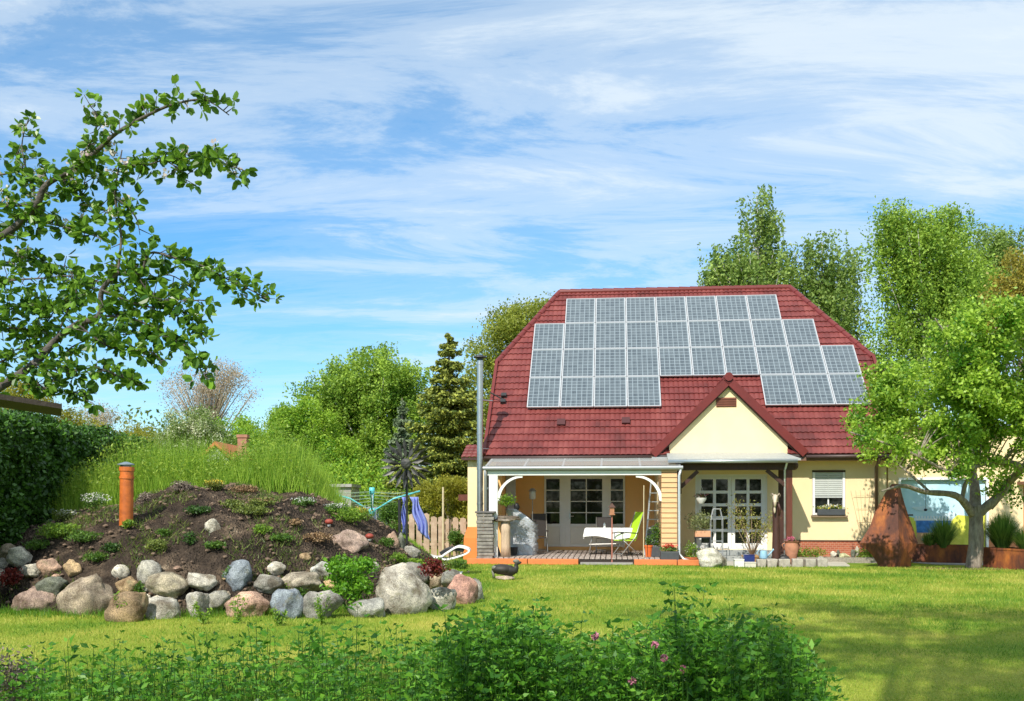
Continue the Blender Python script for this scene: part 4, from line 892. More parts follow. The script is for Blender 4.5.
# stone edging
for i, (a, b, y0, y1, vv) in enumerate(((756, 766, 561, 571, -2.7), (766.5, 777, 562, 570, -2.68), (778, 790, 560, 569.5, -2.6), (791, 803, 559, 568, -2.5), (804, 815, 559, 567, -2.4), (816, 827, 558, 566, -2.3))):
    p = HP((a+b)/2, y1, vv); c_ = W(p[0], vv, .1); Y = c_.y
    w2 = (b-a)*Y/F/2-.012; g = MB(); j_ = lambda: random.uniform(-.018, .018); g.add([(sx*w2+j_(), sy*.13+j_(), sz+j_()) for sz in (-.13, .10) for sx, sy in ((-1, -1), (1, -1), (1, 1), (-1, 1))], [(0, 1, 2, 3), (4, 5, 6, 7), (0, 1, 5, 4), (1, 2, 6, 5), (2, 3, 7, 6), (3, 0, 4, 7)]); es_ = g.build('edging_stone', mat('grey_stone_block', (.36, .33, .28), .9, .3, 8, bump=.6, bscale=25), None, bevel=.02, loc=c_); es_.rotation_euler = (0, 0, -TH)
    tag(es_,
        ['grey edging stone right of the pale trough', 'edging stone just left of the carved post', 'edging stone right of the carved post foot', 'edging stone in front of the terracotta urn', 'second edging stone from the right end by the path', 'last edging stone at the right end by the path'][i], 'edging stone', 'stones edging the bed at the porch')
# carved post
t = hthing('carved_post', 'dark reddish post topped by a pale carved goat head in front of the porch', 'carved post', 775.8, 566, -2.3, .05)
h = htop(775, 502, -2.3)-.05
g = MB(); g.tube([(0, 0, 0), (.01, 0, h*.5), (0, 0, h)], [.105, .095, .085], 12); g.build('post', DKWOOD, t, 'auto')
BONE = mat('bone_carving', (.58, .48, .36), .7, .3, 8)
g = MB(); g.ball((-.02, -.02, h+.10), (.075, .09, .10), jit=.06); g.tube([(-.02, -.1, h+.16), (-.05, -.2, h+.03), (-.06, -.22, h-.12)], [.055, .045, .03]); g.ball((-.06, -.19, h-.2), (.03, .03, .10)); g.build('goat_head', BONE, t, True)
g = MB()
for s_ in (-1, 1): g.tube([(s_*.04, -.02, h+.16), (s_*.09, .02, h+.22), (s_*.12, .05, h+.18), (s_*.11, .04, h+.12)], [.022, .018, .012, .006]); 
g.build('horn', mat('horn_grey', (.30, .24, .18), .6), t, True)
g = MB(); g.tube([(.07, -.05, h-.35), (.1, -.08, h-.2), (.05, -.1, h-.05)], .03); g.build('strap', DKWOOD, t, True)
# urn
t = hthing('terracotta_urn', 'tall terracotta amphora with pink flowers at the foot of the red-brown porch post', 'urn', 791.5, 563, -2.0, .02)
h = htop(791, 541, -2.0)-.02
g = MB(); g.lathe([(.10, 0), (.12, h*.15), (.15, h*.4), (.19, h*.75), (.16, h*.92), (.20, h), (.16, h), (.12, h*.9)]); g.build('urn', mat('weathered_terracotta', (.42, .19, .11), .85, .25, 7), t, 'auto')
for s_ in (-1, 1): g = MB(); g.tube([(s_*.15, 0, h*.93), (s_*.25, 0, h*.85), (s_*.18, 0, h*.62)], .018); g.build('handle', mat('weathered_terracotta', (1, 1, 1)), t, True)
plantballs('flowers', t, 120, (-.02, 0, h+.06), (.14, .12, .07), .06, PINKF); plantballs('foliage', t, 100, (0, 0, h+.03), (.15, .12, .06), .05, LMID)
t = hthing('terracotta_jug', 'dark jug lying tipped over beside the terracotta amphora', 'jug', 784.5, 556, -2.2, .17)
g = MB(); g.tube([(-.14, 0, .03), (-.05, 0, .02), (.08, 0, .0), (.14, 0, -.02)], [.05, .10, .09, .03], 12); g.build('jug', BLACK, t, 'auto')
g = MB(); g.tube([(-.1, 0, .1), (0, 0, .15), (.07, 0, .08)], .012); g.build('handle', BLACK, t)
# window flower box
t = thing('window_box', 'dark flower box with white and yellow blooms on the sill of the shuttered window', 'flower box', W(6.44, -.09, 1.31), -TH)
g = MB(); g.box(-.33, .42, -.07, .07, 0, .17); g.build('box', ANTH, t, bevel=.01)
plantballs('foliage', t, 300, (.04, 0, .21), (.42, .09, .08), .05, LGREEN)
plantballs('flowers', t, 80, (0, -.02, .24), (.38, .09, .09), .06, WHF); plantballs('flowers', t, 90, (.05, -.03, .21), (.42, .09, .08), .05, YELF)
# trellis
t = hthing('wire_trellis', 'faint fan-shaped wire trellis on the cream wall left of the brown downpipe', 'trellis', 865, 540, -.04, .75)
g = MB()
for s_ in (-3, -2, -1, 0, 1, 2, 3): g.tube([(s_*.04, 0, 0), (s_*.13, 0, 1.25)], .005, 4)
for z in (.4, .75, 1.1): g.tube([(-.1-.2*z, -.006, z), (.1+.2*z, -.006, z)], .005, 4)
g.build('wire', mat('trellis_wire', (.45, .33, .20), .6), t)
# bed along the wall, path
BED = mat('gravel_bed', (.30, .27, .22), .95, .35, 30, bump=.8, bscale=60)
g = MB(); g.prism([W(4.9, -.06, .0), W(8.4, -.06, .0), W(8.3, -.75, .0), W(4.9, -.75, .0)], (0, 0, .14)); tag(g.build('flower_bed', BED), kind='structure')
PATH = mat('path_concrete', (.42, .40, .34), .9, .12, 3, bump=.3, bscale=90)
g = MB(); g.prism([W(2.5, -.75, .002), W(6.7, -.75, .002), W(6.5, -2.25, .002), W(2.3, -2.25, .002)], (0, 0, .03)); tag(g.build('garden_path', PATH), kind='structure')
g = MB(); g.prism([W(8.4, .02, .002), W(15, .02, .002), W(15.5, -3.4, .002), W(8.9, -1.2, .002)], (0, 0, .02)); tag(g.build('driveway', mat('grey_paving', (.33, .33, .33), .9, .12, 4)), kind='structure')
for i, (px, wdt, l) in enumerate(((803, .26, 'green clump in the wall bed directly under the left edge of the shuttered window'), (816, .30, 'larger green clump in the wall bed beneath the shuttered window'), (864, .28, 'round green clump in the wall bed left of the rusty sculpture'), (873.5, .16, 'tiny green clump half behind the rusty sculpture'))):
    t = hthing('bed_plant', l, 'plant', px, 552, -.4, .13, 'green clumps in the bed along the house wall'); plantballs('foliage', t, 500, (0, 0, wdt*.4), (wdt, .2, wdt*.6), .05, LGREEN)
    g = MB(); g.tube([(0, 0, 0), (0, 0, .1)], .01); g.build('stem', LMID, t)
bl_ = ['white pebble-like stone right of the larger green clump', 'dark upright stone in the wall bed', 'cream flowering cushion stone in the middle of the wall bed', 'dark little standing stone left of the round green clump', 'pale thin standing stone beside the round green clump', 'grey squat stone at the outer corner of the path']
for i, (px, w, h, c, vv) in enumerate(((834, .2, .2, WH, -.4), (838.5, .12, .24, DK, -.4), (844, .3, .16, (.5, .5, .3), -.45), (853, .14, .26, DK, -.4), (857, .1, .34, WH, -.4), (822, .26, .2, GR, -.9))):
    p = HP(px, 555, vv); tag(rock('bed_stone', W(p[0], vv, .13+h/2-.02 if vv > -.8 else .1), w, .2, h, c, 700+i, facet=.7), bl_[i], 'stone', 'small stones in the bed along the house wall')

# ================================================================ RUSTY SCULPTURE
def corten():
    m, nt, b = nmat('rusty_steel'); L = nt.links; tc = N(nt, 'ShaderNodeTexCoord')
    mp = N(nt, 'ShaderNodeMapping'); mp.inputs['Scale'].default_value = (1, 1, .45); L.new(tc.outputs['Object'], mp.inputs[0])
    a = N(nt, 'ShaderNodeTexNoise'); a.inputs['Scale'].default_value = 2.2; a.inputs['Detail'].default_value = 10; a.inputs['Roughness'].default_value = .68; L.new(mp.outputs[0], a.inputs[0])
    r = ramp(nt, a.outputs[0], [(.30, (.05, .022, .018)), (.45, (.12, .042, .025)), (.55, (.25, .075, .025)), (.68, (.48, .16, .035))])
    L.new(r.outputs[0], b.inputs['Base Color']); b.inputs['Roughness'].default_value = .75; b.inputs['Metallic'].default_value = .15; return m
CORTEN = corten()
YS = 26.0; t = thing('rusty_steel_sculpture', 'tall faceted rusty steel sculpture with a pointed waist and narrow top on the lawn', 'sculpture', GP(895, HY+HC*F/YS), 0)
cxp = 895
rows = [ # py, left px, right px, front depth, centre ridge px
 (567.5, 878.5, 911, .42, 893), (562, 876.5, 911.5, .45, 893), (554, 871, 913, .48, 893), (543, 859.5, 918, .50, 892), (537, 863.5, 916, .48, 892), (526, 870, 912.5, .42, 892),
 (514, 874, 908, .34, 893), (503, 879.5, 904.5, .28, 894), (492, 885.5, 901.5, .20, 895), (484, 891.5, 900, .13, 896)]
g = MB(); vs = []
for (py, l, r_, d, cpx) in rows:
    z = HC+(HY-py)*YS/F; z = max(z, 0)
    x0, x1, xc = (l-cxp)*YS/F, (r_-cxp)*YS/F, (cpx-cxp)*YS/F; m0 = x0*.55+xc*.45; m1 = x1*.55+xc*.45
    vs += [(x0, 0, z), (m0, -d*.36, z), (xc, -d, z), (m1, -d*.40, z), (x1, 0, z), (m1, d*.40, z), (xc, d, z), (m0, d*.36, z)]
k = 8; n = len(rows)
g.add(vs, [(j*k+i, j*k+(i+1) % k, (j+1)*k+(i+1) % k, (j+1)*k+i) for j in range(n-1) for i in range(k)]+[tuple(range(k)), tuple((n-1)*k+i for i in range(k))])
o = g.build('steel_body', CORTEN, t, bevel=.005)
g = MB()
for k_, s_ in ((3, -1), (5, 1)):
    py, l, r_, d, cpx = rows[k_]
g.add([vs[0], (vs[2][0], -.43, 0), vs[4]], [(0, 1, 2)])
g = MB(); q = Vector(((911.5-895)*YS/F, -.02, HC+(HY-515)*YS/F)); g.tube([q-Vector((.1, 0, 0)), q+Vector((.03, 0, 0))], .02); g.build('hook', BLACK, t)

# corten planters with grasses
def planter(label, a, b, wdt, h, seed):
    a = Vector(a); b = Vector(b); d = (b-a); rz = math.atan2(d.y, d.x); Lg = d.length
    t = thing('rusty_planter', label, 'planter', a, rz, 'rusty steel planters by the garage'); th_ = .03
    g = MB(); g.box(0, Lg, 0, th_, 0, h); g.box(0, Lg, wdt-th_, wdt, 0, h); g.box(0, th_, th_, wdt-th_, 0, h); g.box(Lg-th_, Lg, th_, wdt-th_, 0, h)
    g.box(-.01, Lg+.01, -.012, .0, h-.05, h); g.box(Lg*.5-.012, Lg*.5+.012, -.01, .0, 0, h-.05); g.build('steel_box', CORTEN, t)
    g = MB(); g.box(th_, Lg-th_, th_, wdt-th_, .02, h-.06); g.build('soil', SOILP, t); return t, Lg
GRS = leafmat('ornamental_grass', (.05, .13, .02), (.20, .33, .06), .3)
def grassclump(label, loc, n, r, h, group='ornamental grass clumps in the rusty planters'):
    t = thing('grass_clump', label, 'grass clump', loc, 0, group)
    a = rng.uniform(0, 2*pi, n); rr = r*.25*np.sqrt(rng.random(n)); out = rng.random(n)**.7*r; hh = h*rng.uniform(.6, 1.05, n)*(1-.35*(out/r)**2)
    b = np.stack([rr*np.cos(a), rr*np.sin(a), 0*a], 1); m = np.stack([(rr+out*.45)*np.cos(a), (rr+out*.45)*np.sin(a), hh*.6], 1); e = np.stack([(rr+out)*np.cos(a), (rr+out)*np.sin(a), hh], 1)
    w = .008; s = np.stack([-np.sin(a), np.cos(a), 0*a], 1)*w
    V = np.concatenate([np.stack([b-s, b+s, m+s, m-s], 1), np.stack([m-s, m+s, e+s*.2, e-s*.2], 1)]).reshape(-1, 3)
    npmesh('blades', V, 4, GRS, t); g = MB(); g.ball((0, 0, .02), (r*.2, r*.2, .05)); g.build('root_crown', LMID, t); return t
p1 = GP(914, 556); p1.y = 27.6; t, Lg = planter('long rusty steel planter in front of the seaside mural, left of the tree trunk', (10.95, 27.9, 0), (12.0, 26.9, 0), .6, .50, 1)
px_l = lambda px, Y: (px-512)*Y/F
bpy.data.objects.remove(t.children[0]) if False else None
t.location = (px_l(912, 27.6), 27.6, 0); t.rotation_euler = (0, 0, -.42)
grassclump('upright ornamental grass in the planter before the mural', (px_l(944, 27.3), 27.35, .42), 900, .42, .85)
grassclump('smaller low grass tuft left of the upright one before the mural', (px_l(930, 27.5), 27.5, .42), 500, .28, .45)
t, Lg = planter('rusty steel planter right of the tree trunk, cut by the right edge of the photo', (px_l(983, 25.6), 25.6, 0), (px_l(1034, 24.2), 24.2, 0), .7, .52, 2)
grassclump('dense dark green grass clump right of the tree trunk', (px_l(1003, 25.5), 25.55, .45), 1600, .48, .98)
grassclump('low grass clump at the very right edge of the photo', (px_l(1024, 25.0), 24.95, .45), 900, .4, .62)

# ================================================================ duck and lounger
t = thing('duck_ornament', 'dark duck-shaped ornament resting on a flat stone on the lawn', 'garden ornament', (px_l(505, 21.5), 21.5, 0), 0)
DUCK = mat('dark_bronze', (.022, .020, .016), .6, .4, 9); K2 = 21.5/F
g = MB(); g.ball((-2.5*K2, 0, 10.3*K2), (11*K2, .15, 5.4*K2)); prof = [(-12, 10, 1.0), (-10, 12, 3.0), (-5, 11.5, 4.3), (2, 10.5, 4.4), (7, 10.0, 4.2), (10.5, 11, 3.0), (11.5, 13.5, 1.9), (11.2, 16, 1.6), (11.5, 18, 1.9), (14.5, 18.5, 1.2), (16.5, 19, .6)]
g.tube([((x)*K2, 0, z*K2*.92) for x, z, r in prof], [max(r*1.25, 1.6)*K2 if x < 8 else r*1.25*K2 for x, z, r in prof], 14); g.build('body', DUCK, t, True)
g = MB(); g.ball((-.22, 0, .26), (.07, .09, .05), jit=.08); g.tube([(-.26, 0, .20), (-.24, 0, .03)], [.035, .02]); g.build('tail', mat('weathered_grey', (.17, .17, .14), .8, .3, 10), t, True)
g = MB(); g.ball((.24, 0, .40), (.07, .055, .045)); g.build('head', mat('weathered_grey', (1, 1, 1)), t, True)
rock('base_stone', (.0, 0, .04), .42, .3, .11, (.40, .33, .26), 88, facet=.4, parent=t)
t = thing('sun_lounger', 'white curved moulded sun lounger with a dark cushion left of the house', 'sun lounger', (px_l(445, 23.2), 23.2, 0), 0)
K2 = 23.2/F
def lp(x, y): return ((x-445)*K2, 0, max(HC+(HY-y)*K2, .02))
def band(path, wd, tk, name, m, yo=0):
    g = MB(); pts = [Vector(lp(*p)) for p in path]; n = len(pts)
    for i in range(n-1): 
        a, b = pts[i], pts[i+1]
        g.bar(a+Vector((0, yo, 0)), b+(b-a)*.08+Vector((0, yo, 0)), wd, tk)
    return g
def smoothp(p, k=5):
    out = []
    for i in range(len(p)-1):
        p0 = p[max(i-1, 0)]; p1 = p[i]; p2 = p[i+1]; p3 = p[min(i+2, len(p)-1)]
        for j in range(k):
            t_ = j/k; out.append(tuple(.5*((2*p1[c])+(-p0[c]+p2[c])*t_+(2*p0[c]-5*p1[c]+4*p2[c]-p3[c])*t_**2+(-p0[c]+3*p1[c]-3*p2[c]+p3[c])*t_**3) for c in range(len(p1))))
    return out+[tuple(p[-1])]
WPL = mat('white_gloss_plastic', (.82, .82, .82), .3, .02)
def ribbon(path, wd, tk, name, m, parent):
    pts = [Vector(lp(*p)) for p in smoothp(path)]; vs = []; n = len(pts)
    for i, p in enumerate(pts):
        d = (pts[min(i+1, n-1)]-pts[max(i-1, 0)]).normalized(); nn = Vector((-d.z, 0, d.x)); 
        for s1, s2 in ((-1, -1), (1, -1), (1, 1), (-1, 1)): vs.append(p+nn*s2*tk/2+Vector((0, s1*wd/2, 0)))
    g = MB(); g.add(vs, [(i*4+j, i*4+(j+1) % 4, (i+1)*4+(j+1) % 4, (i+1)*4+j) for i in range(n-1) for j in range(4)]+[(0, 1, 2, 3), ((n-1)*4, (n-1)*4+1, (n-1)*4+2, (n-1)*4+3)])
    return g.build(name, m, parent, 'auto', bevel=.008)
ribbon([(414, 546), (419, 548), (425, 553), (432, 556.5), (440, 557), (448, 552), (458, 546.5), (467, 548), (470, 550.5)], .62, .045, 'shell', WPL, t)
ribbon([(440, 557), (446, 559), (456, 557), (466, 553.5), (470, 550.5)], .62, .04, 'underside', WPL, t)
ribbon([(441, 553.5), (448, 549.5), (458, 548.5), (464, 550)], .5, .09, 'cushion', BLACK, t)
g = MB(); g.tube([(0, .2, .0), (0, .2, .38)], .03); g.tube([(0, -.2, .0), (0, -.2, .38)], .03); g.tube([(-.3, -.2, .02), (.4, -.2, .02)], .03); g.tube([(-.3, .2, .02), (.4, .2, .02)], .03); g.build('base_frame', WPL, t, True)
# ================================================================ MOUND THINGS
p = mray(126, 523); t = thing('vent_pipe', 'orange plastic vent pipe with a small grey conical cap standing in the soil mound', 'vent pipe', (p.x, p.y, mz(p.x, p.y)-.05), 0)
K3 = p.y/F; h = (523-467)*K3+.05
g = MB(); g.tube([(0, 0, 0), (.01, 0, h*.5), (.015, 0, h)], 6.6*K3, 20); g.tube([(.013, 0, h*.80), (.014, 0, h*.84)], 7.3*K3, 20); g.tube([(.013, 0, h*.93), (.014, 0, h)], 7.3*K3, 20)
g.build('pipe', mat('orange_pipe', (.34, .085, .02), .5, .1, 6, c2=(.66, .17, .028)), t, 'auto')
g = MB(); g.lathe([(5*K3, h), (5*K3, h+.03)]); g.lathe([(8.2*K3, h+.03), (8.2*K3, h+.045), (1.2*K3, h+.085)]); g.build('cap', mat('cap_grey', (.24, .29, .32), .4, .1, metal=.4), t, 'auto')
for i, (px, py, l) in enumerate(((329, 526, 'red toadstool ornament high on the right slope of the soil mound'), (369.5, 540, 'red toadstool ornament with a white foot right of the pinkish slab'))):
    p = mray(px, py); t = thing('toadstool_ornament', l, 'garden ornament', (p.x, p.y, mz(p.x, p.y)-.02), 0, 'toadstool ornaments on the mound'); k = p.y/F
    g = MB(); g.lathe([(.03, 0), (.035, .06), (.03, .1)]); g.build('stem', WHITE, t, True)
    g = MB(); g.ball((0, 0, .085), (4.3*k, 4.3*k, 2.9*k)); g.build('cap', mat('toadstool_red', (.30, .05, .03), .6, .2), t, True)
# plants on the mound
def tuft(name, label, px, py, r, h, m, n=260, size=.05, group='low plants growing on the soil mound', fl=None, cat='plant'):
    p = mray(px, py)
    if p is None: p = P(px, py, 18)
    t = thing(name, label, cat, (p.x, p.y, mz(p.x, p.y)), 0, group); plantballs('foliage', t, n, (0, 0, h*.4), (r, r, h*.6), size, m)
    if fl: plantballs('flowers', t, n//3, (0, 0, h*.7), (r, r, h*.35), .035, fl)
    g = MB(); g.tube([(0, 0, -.02), (0, 0, h*.4)], .008, 5); g.build('stem', LMID, t)
MOSS = leafmat('leaf_moss', (.07, .11, .02), (.22, .27, .05), .2); BROWNL = leafmat('leaf_dry', (.14, .08, .04), (.36, .24, .12), .1); HEATH = leafmat('leaf_heather', (.12, .09, .07), (.27, .22, .18), .1)
spots = [
 (128, 527, .10, .12, LGREEN, None, 'bright green tuft at the foot of the orange pipe'), (85, 541, .28, .16, LMID, None, 'low dark green tuft on the slope left of the orange pipe'),
 (60, 536, .33, .22, LGREEN, None, 'wide green clump at the left end of the soil slope below the hedge'), (68, 519, .2, .16, MOSS, WHF, 'white-flowered tuft at the top left rim of the mound'),
 (112, 551, .16, .14, LDARK, None, 'dark clump halfway down the slope below the orange pipe'), (96, 560, .2, .12, LMID, None, 'green clump just above the biggest left boulder'),
 (157, 549, .18, .16, MOSS, None, 'mossy yellow-green tuft above the egg-shaped stone'), (163, 535, .12, .10, LMID, None, 'small green tuft in the middle of the slope, right of the pipe'),
 (190, 543, .10, .18, LDARK, None, 'upright dark tuft left of the white pointed stone'), (198, 513, .22, .12, LDARK, None, 'dark creeping clump high on the mound right of the pipe'),
 (233, 507, .2, .14, MOSS, None, 'yellowish moss clump near the crest of the mound'), (215, 548, .18, .1, LMID, None, 'flat green mat below the white pointed stone'),
 (262, 533, .16, .13, LGREEN, None, 'bright little clump in the center of the mound face'), (253, 513, .3, .14, MOSS, None, 'broad mossy cushion on the upper right of the mound'),
 (262, 505, .24, .12, MOSS, BROWNL, 'moss cushion with dry stalks right on the crest'), (281, 540, .2, .1, LMID, None, 'dull green mat above the blue-grey peaked stone'),
 (295, 525, .12, .1, BROWNL, None, 'dry brown tuft on the right half of the mound'), (318, 541, .24, .14, BROWNL, None, 'wide rusty dry clump left of the pinkish slab'),
 (304, 505, .22, .14, LMID, WHF, 'white flowering cushion on the right crest of the mound'), (336, 511, .22, .14, LMID, WHF, 'second white flowering cushion further down the right crest'),
 (350, 520, .34, .22, LGREEN, None, 'green bushy clump beside the rotary clothes line on the crest'), (362, 518, .2, .2, MOSS, YELF, 'yellow-green flowering clump on the right crest'),
 (386, 545, .18, .14, LMID, None, 'green tuft left of the orange-pink standing stone'), (398, 560, .16, .12, LGREEN, None, 'green tuft right below the orange-pink standing stone'),
 (146, 492, .16, .18, HEATH, None, 'grey-purple heather clump on the crest right of the pipe'), (182, 490, .2, .16, HEATH, None, 'brownish heather clump on the middle of the crest'),
 (214, 489, .2, .18, MOSS, YELF, 'yellow flowering clump on the crest left of the brick chimney'), (245, 492, .24, .12, BROWNL, None, 'dry clump on the crest below the brick chimney'),
 (95, 505, .22, .3, LMID, WHF, 'leafy clump with tiny white flowers beside the hedge'), (38, 548, .22, .14, LMID, None, 'green mat above the cream flat-topped stone'),
 (230, 580, .12, .2, LMID, None, 'thin green weed between the peaked stone and the salmon boulder'), (300, 598, .14, .22, LMID, None, 'weed between the slate-blue and the speckled boulder'),
 (290, 590, .12, .14, LGREEN, None, 'small bright sprout above the slate-blue boulder'), (140, 595, .10, .2, LMID, None, 'grass tuft beside the brown pyramid boulder'),
]
for px, py, r, h, m_, fl, l in spots: tuft('mound_plant', l, px, py, r, h, m_, int(900*r*r/.04*.5+160), .045, fl=fl)
def sprig(label, px, py, Y, hpx, n, name='leafy_weed', m=None, group='leafy weeds in front of the boulders', spread=.1):
    k = Y/F; t = thing(name, label, 'weed', ((px-512)*k, Y, 0), 0, group); h = hpx*k; pts = []; ax = []
    g = MB()
    for s_ in range(n):
        a = random.uniform(0, 2*pi); e = Vector((spread*cos(a), spread*sin(a), h*random.uniform(.6, 1))); g.tube([(0, 0, 0), e*.5+Vector((0, 0, h*.1)), e], [.005, .004, .002], 5)
        for q in np.linspace(.15, 1, 12):
            for _ in range(4): pts.append(np.array(e)*q+rng.normal(size=3)*.022)
    g.build('stem', LMID, t); npmesh('foliage', leafverts(np.array(pts), .055, asp=.4), 4, m or LGREEN, t)
sprig('leafy sprig before the salmon pink boulder', 238, 622, 13.6, 34, 3); sprig('white-tipped weed in front of the narrow upright grey stone', 203, 622, 13.6, 22, 4)
sprig('leafy weed leaning before the dark speckled boulder', 322, 622, 13.5, 30, 4); sprig('low weed in front of the slate-blue boulder', 279, 624, 13.4, 18, 4)
sprig('grassy weed at the right side of the biggest left boulder', 122, 620, 13.9, 30, 3)
# bright green bush between boulders
p = mray(362, 600); t = thing('leafy_bush', 'bright green leafy bush growing between the boulders left of the largest whitish one', 'bush', (p.x, min(p.y, 14.9), 0), 0)
Y = min(p.y, 14.9); k = Y/F; pts = []
for c in range(46):
    a = rng.uniform(0, 2*pi); r = .36*sqrt(rng.random()); z = rng.uniform(.2, .78)*(1-(r/.5)**2*.5)+.10
    pts.append(np.array((r*cos(a), r*sin(a)*.8, z))+rng.normal(size=(60, 3))*(.055, .055, .05))
npmesh('foliage', leafverts(np.concatenate(pts), .07, asp=.45), 4, leafmat('leaf_vivid', (.06, .20, .012), (.20, .42, .03), .35), t)
g = MB()
for a in range(7): g.tube([(0, 0, 0), (.2*cos(a), .2*sin(a), .35), (.3*cos(a), .25*sin(a), .7)], [.012, .008, .004], 5)
g.build('stem', LMID, t)
for px, py, r, h, m_, l in ((436, 572, .34, .26, MOSS, 'yellow-green bushy perennial behind the largest whitish boulder'), (459, 569, .26, .26, LMID, 'dark green perennial in front of the white lounger'), (412, 566, .24, .14, LGREEN, 'green perennial around the low round grey stone')):
    tuft('perennial', l, px, py, r, h, m_, 700, .06, 'perennials at the right end of the mound')
RLEAF = leafmat('leaf_dark_red', (.07, .008, .01), (.20, .03, .02), .2)
for px, py, Y, l in ((10, 578, 15.6, 'dark red leafy plant between pale stones at the far left'), (433, 569, 15.2, 'small rusty red plant between the boulders right of the largest one')):
    q = P(px, py, Y); t = thing('red_plant', l, 'plant', (q.x, q.y, q.z-.08), 0, 'dark red plants between the boulders'); plantballs('foliage', t, 500, (0, 0, .1), (.2, .15, .14), .06, RLEAF)
# scattered pebbles and clods
vs = []; g = MB()
for _ in range(900):
    x = MCX+random.uniform(-5, 4); y = random.uniform(15, 19.3); h = mz(x, y)
    if h > .1: r = random.uniform(.012, .045); g.ball((x, y, h), (r, r, r*.7), 5, 4, .2)
tag(g.build('soil_clods', mat('clod', (.16, .11, .075), .95, .4, 4)), 'crumbs of soil and little pebbles on the mound', 'soil', kind='stuff')
# thin weeds over the mound (stuff)
n = 26000; x = MCX+rng.uniform(-5.3, 4.1, n); y = rng.uniform(14.9, 19.4, n); zz3 = np.array([mz(a, b) for a, b in zip(x, y)])
pn = np.array([mn.noise(Vector((a*.9, b*.9, 5))) for a, b in zip(x, y)]); pn += .6*np.array([mn.noise(Vector((a*3.1, b*3.1, 8))) for a, b in zip(x, y)]); ok = (zz3 > .05) & (pn > .12)
q = np.stack([x, y], 1)[ok]
tag(blades('mound_weeds', 0, q, rng.uniform(.02, .11, len(q)), rng.uniform(.008, .022, len(q)), leafmat('weed_mix', (.04, .10, .012), (.20, .24, .05), .3), .7, z0=zz3[ok]), 'sparse weeds scattered over the soil of the mound', 'weeds', kind='stuff')
n = 16000; a = rng.uniform(0, 2*pi, n); rr = rng.normal(1.09, .045, n); x = MCX+np.where(np.cos(a) > 0, MAX, MAXL)*rr*np.cos(a); y = MCY+MAY*rr*np.sin(a); ok = y < 19
q = np.stack([x, y], 1)[ok]; tag(blades('edge_grass', 0, q, rng.uniform(.05, .16, len(q)), rng.uniform(.007, .014, len(q)), leafmat('edge_green', (.04, .13, .01), (.14, .30, .02), .35), .4), 'longer unmown grass along the foot of the boulders', 'grass', kind='stuff')
# tall grass behind the crest
TG = leafmat('tall_grass', (.10, .24, .018), (.38, .54, .07), .45, .6)
n = 52000; x = rng.uniform(-11.5, -1.0, n); y = rng.uniform(19.4, 25.5, n)
zz3 = np.array([mz(a, b) for a, b in zip(x, y)])
prof = np.interp(x, [-11.5, -9, -8, -6.6, -5.8, -5.2, -4.6, -4.0, -3.4, -1], [1.0, 1.0, 1.0, .78, .72, .95, .95, .45, .10, .04])
pn = np.array([mn.noise(Vector((a*.8, b*.5, 9))) for a, b in zip(x, y)])
h = prof*(1.65+.8*pn)*rng.uniform(.5, 1.05, n)*np.interp(y, [19.4, 20.5, 26], [.35, .9, 1.3])
tag(blades('tall_grass', 0, np.stack([x, y], 1), h, rng.uniform(.012, .026, n), TG, .2, z0=zz3-.05), 'tall bright green wild grass growing behind the soil mound', 'tall grass', kind='stuff')

n = 42000; x = rng.uniform(-11.5, -3.9, n); y = rng.uniform(19.6, 25.0, n)
hh = np.interp(x, [-11.5, -8, -6.6, -5.8, -5.2, -4.6, -4.0], [1.5, 1.5, 1.15, 1.05, 1.4, 1.4, .5])*(1+.35*np.array([mn.noise(Vector((a*1.1, b*.8, 2))) for a, b in zip(x, y)]))
z = np.array([mz(a, b) for a, b in zip(x, y)])+hh*rng.random(n)**.6*np.interp(y, [19.6, 20.6, 25], [.4, .95, 1.1])
tag(npmesh('wild_weeds', leafverts(np.stack([x, y, z], 1), .07, asp=.4), 4, leafmat('wild_leaf', (.08, .19, .015), (.34, .46, .06), .4)), 'leafy wild weeds mixed into the tall grass behind the mound', 'weeds', kind='stuff')
# ================================================================ hedge, shed corner
HEDGE = leafmat('leaf_hedge', (.014, .05, .008), (.075, .19, .018), .15, .45)
t = thing('hedge', 'tall clipped dark green hedge behind the left end of the mound', 'hedge', (0, 0, 0), 0)
A = np.array((-8.45, 14.3)); B = np.array((-10.6, 29.5)); dAB = (B-A); Ld = np.linalg.norm(dAB); dAB = dAB/Ld; nAB = np.array((dAB[1], -dAB[0]))
n = 150000; s = rng.random(n)*Ld; face = rng.random(n); H_ = 3.28
d = np.where(face < .62, rng.normal(0, .09, n), -rng.random(n)*2.2); z = np.where(face < .62, rng.random(n)**.9*H_, H_+rng.normal(0, .07, n))
bumpf = np.array([.30*mn.noise(Vector((a*.8, b*.9, 0)))+.22*mn.noise(Vector((a*2.5, b*2.5, 4))) for a, b in zip(s, z)])
d = np.where(face < .62, d+bumpf, d); z = z+np.where(face >= .62, bumpf*1.1, 0)+np.interp(s, [0, Ld], [-.12, .0])
e = s > Ld-.01
XY = A+np.outer(s, dAB)+np.outer(d, nAB)
npmesh('foliage', leafverts(np.stack([XY[:, 0], XY[:, 1], z], 1), .10, asp=.6), 4, HEDGE, t)
n = 14000; w_ = -rng.random(n)*2.2; z = rng.random(n)*H_; s = Ld+rng.normal(0, .12, n); XY = A+np.outer(s, dAB)+np.outer(w_, nAB)
npmesh('foliage', leafverts(np.stack([XY[:, 0], XY[:, 1], z], 1), .10, asp=.6), 4, HEDGE, t)
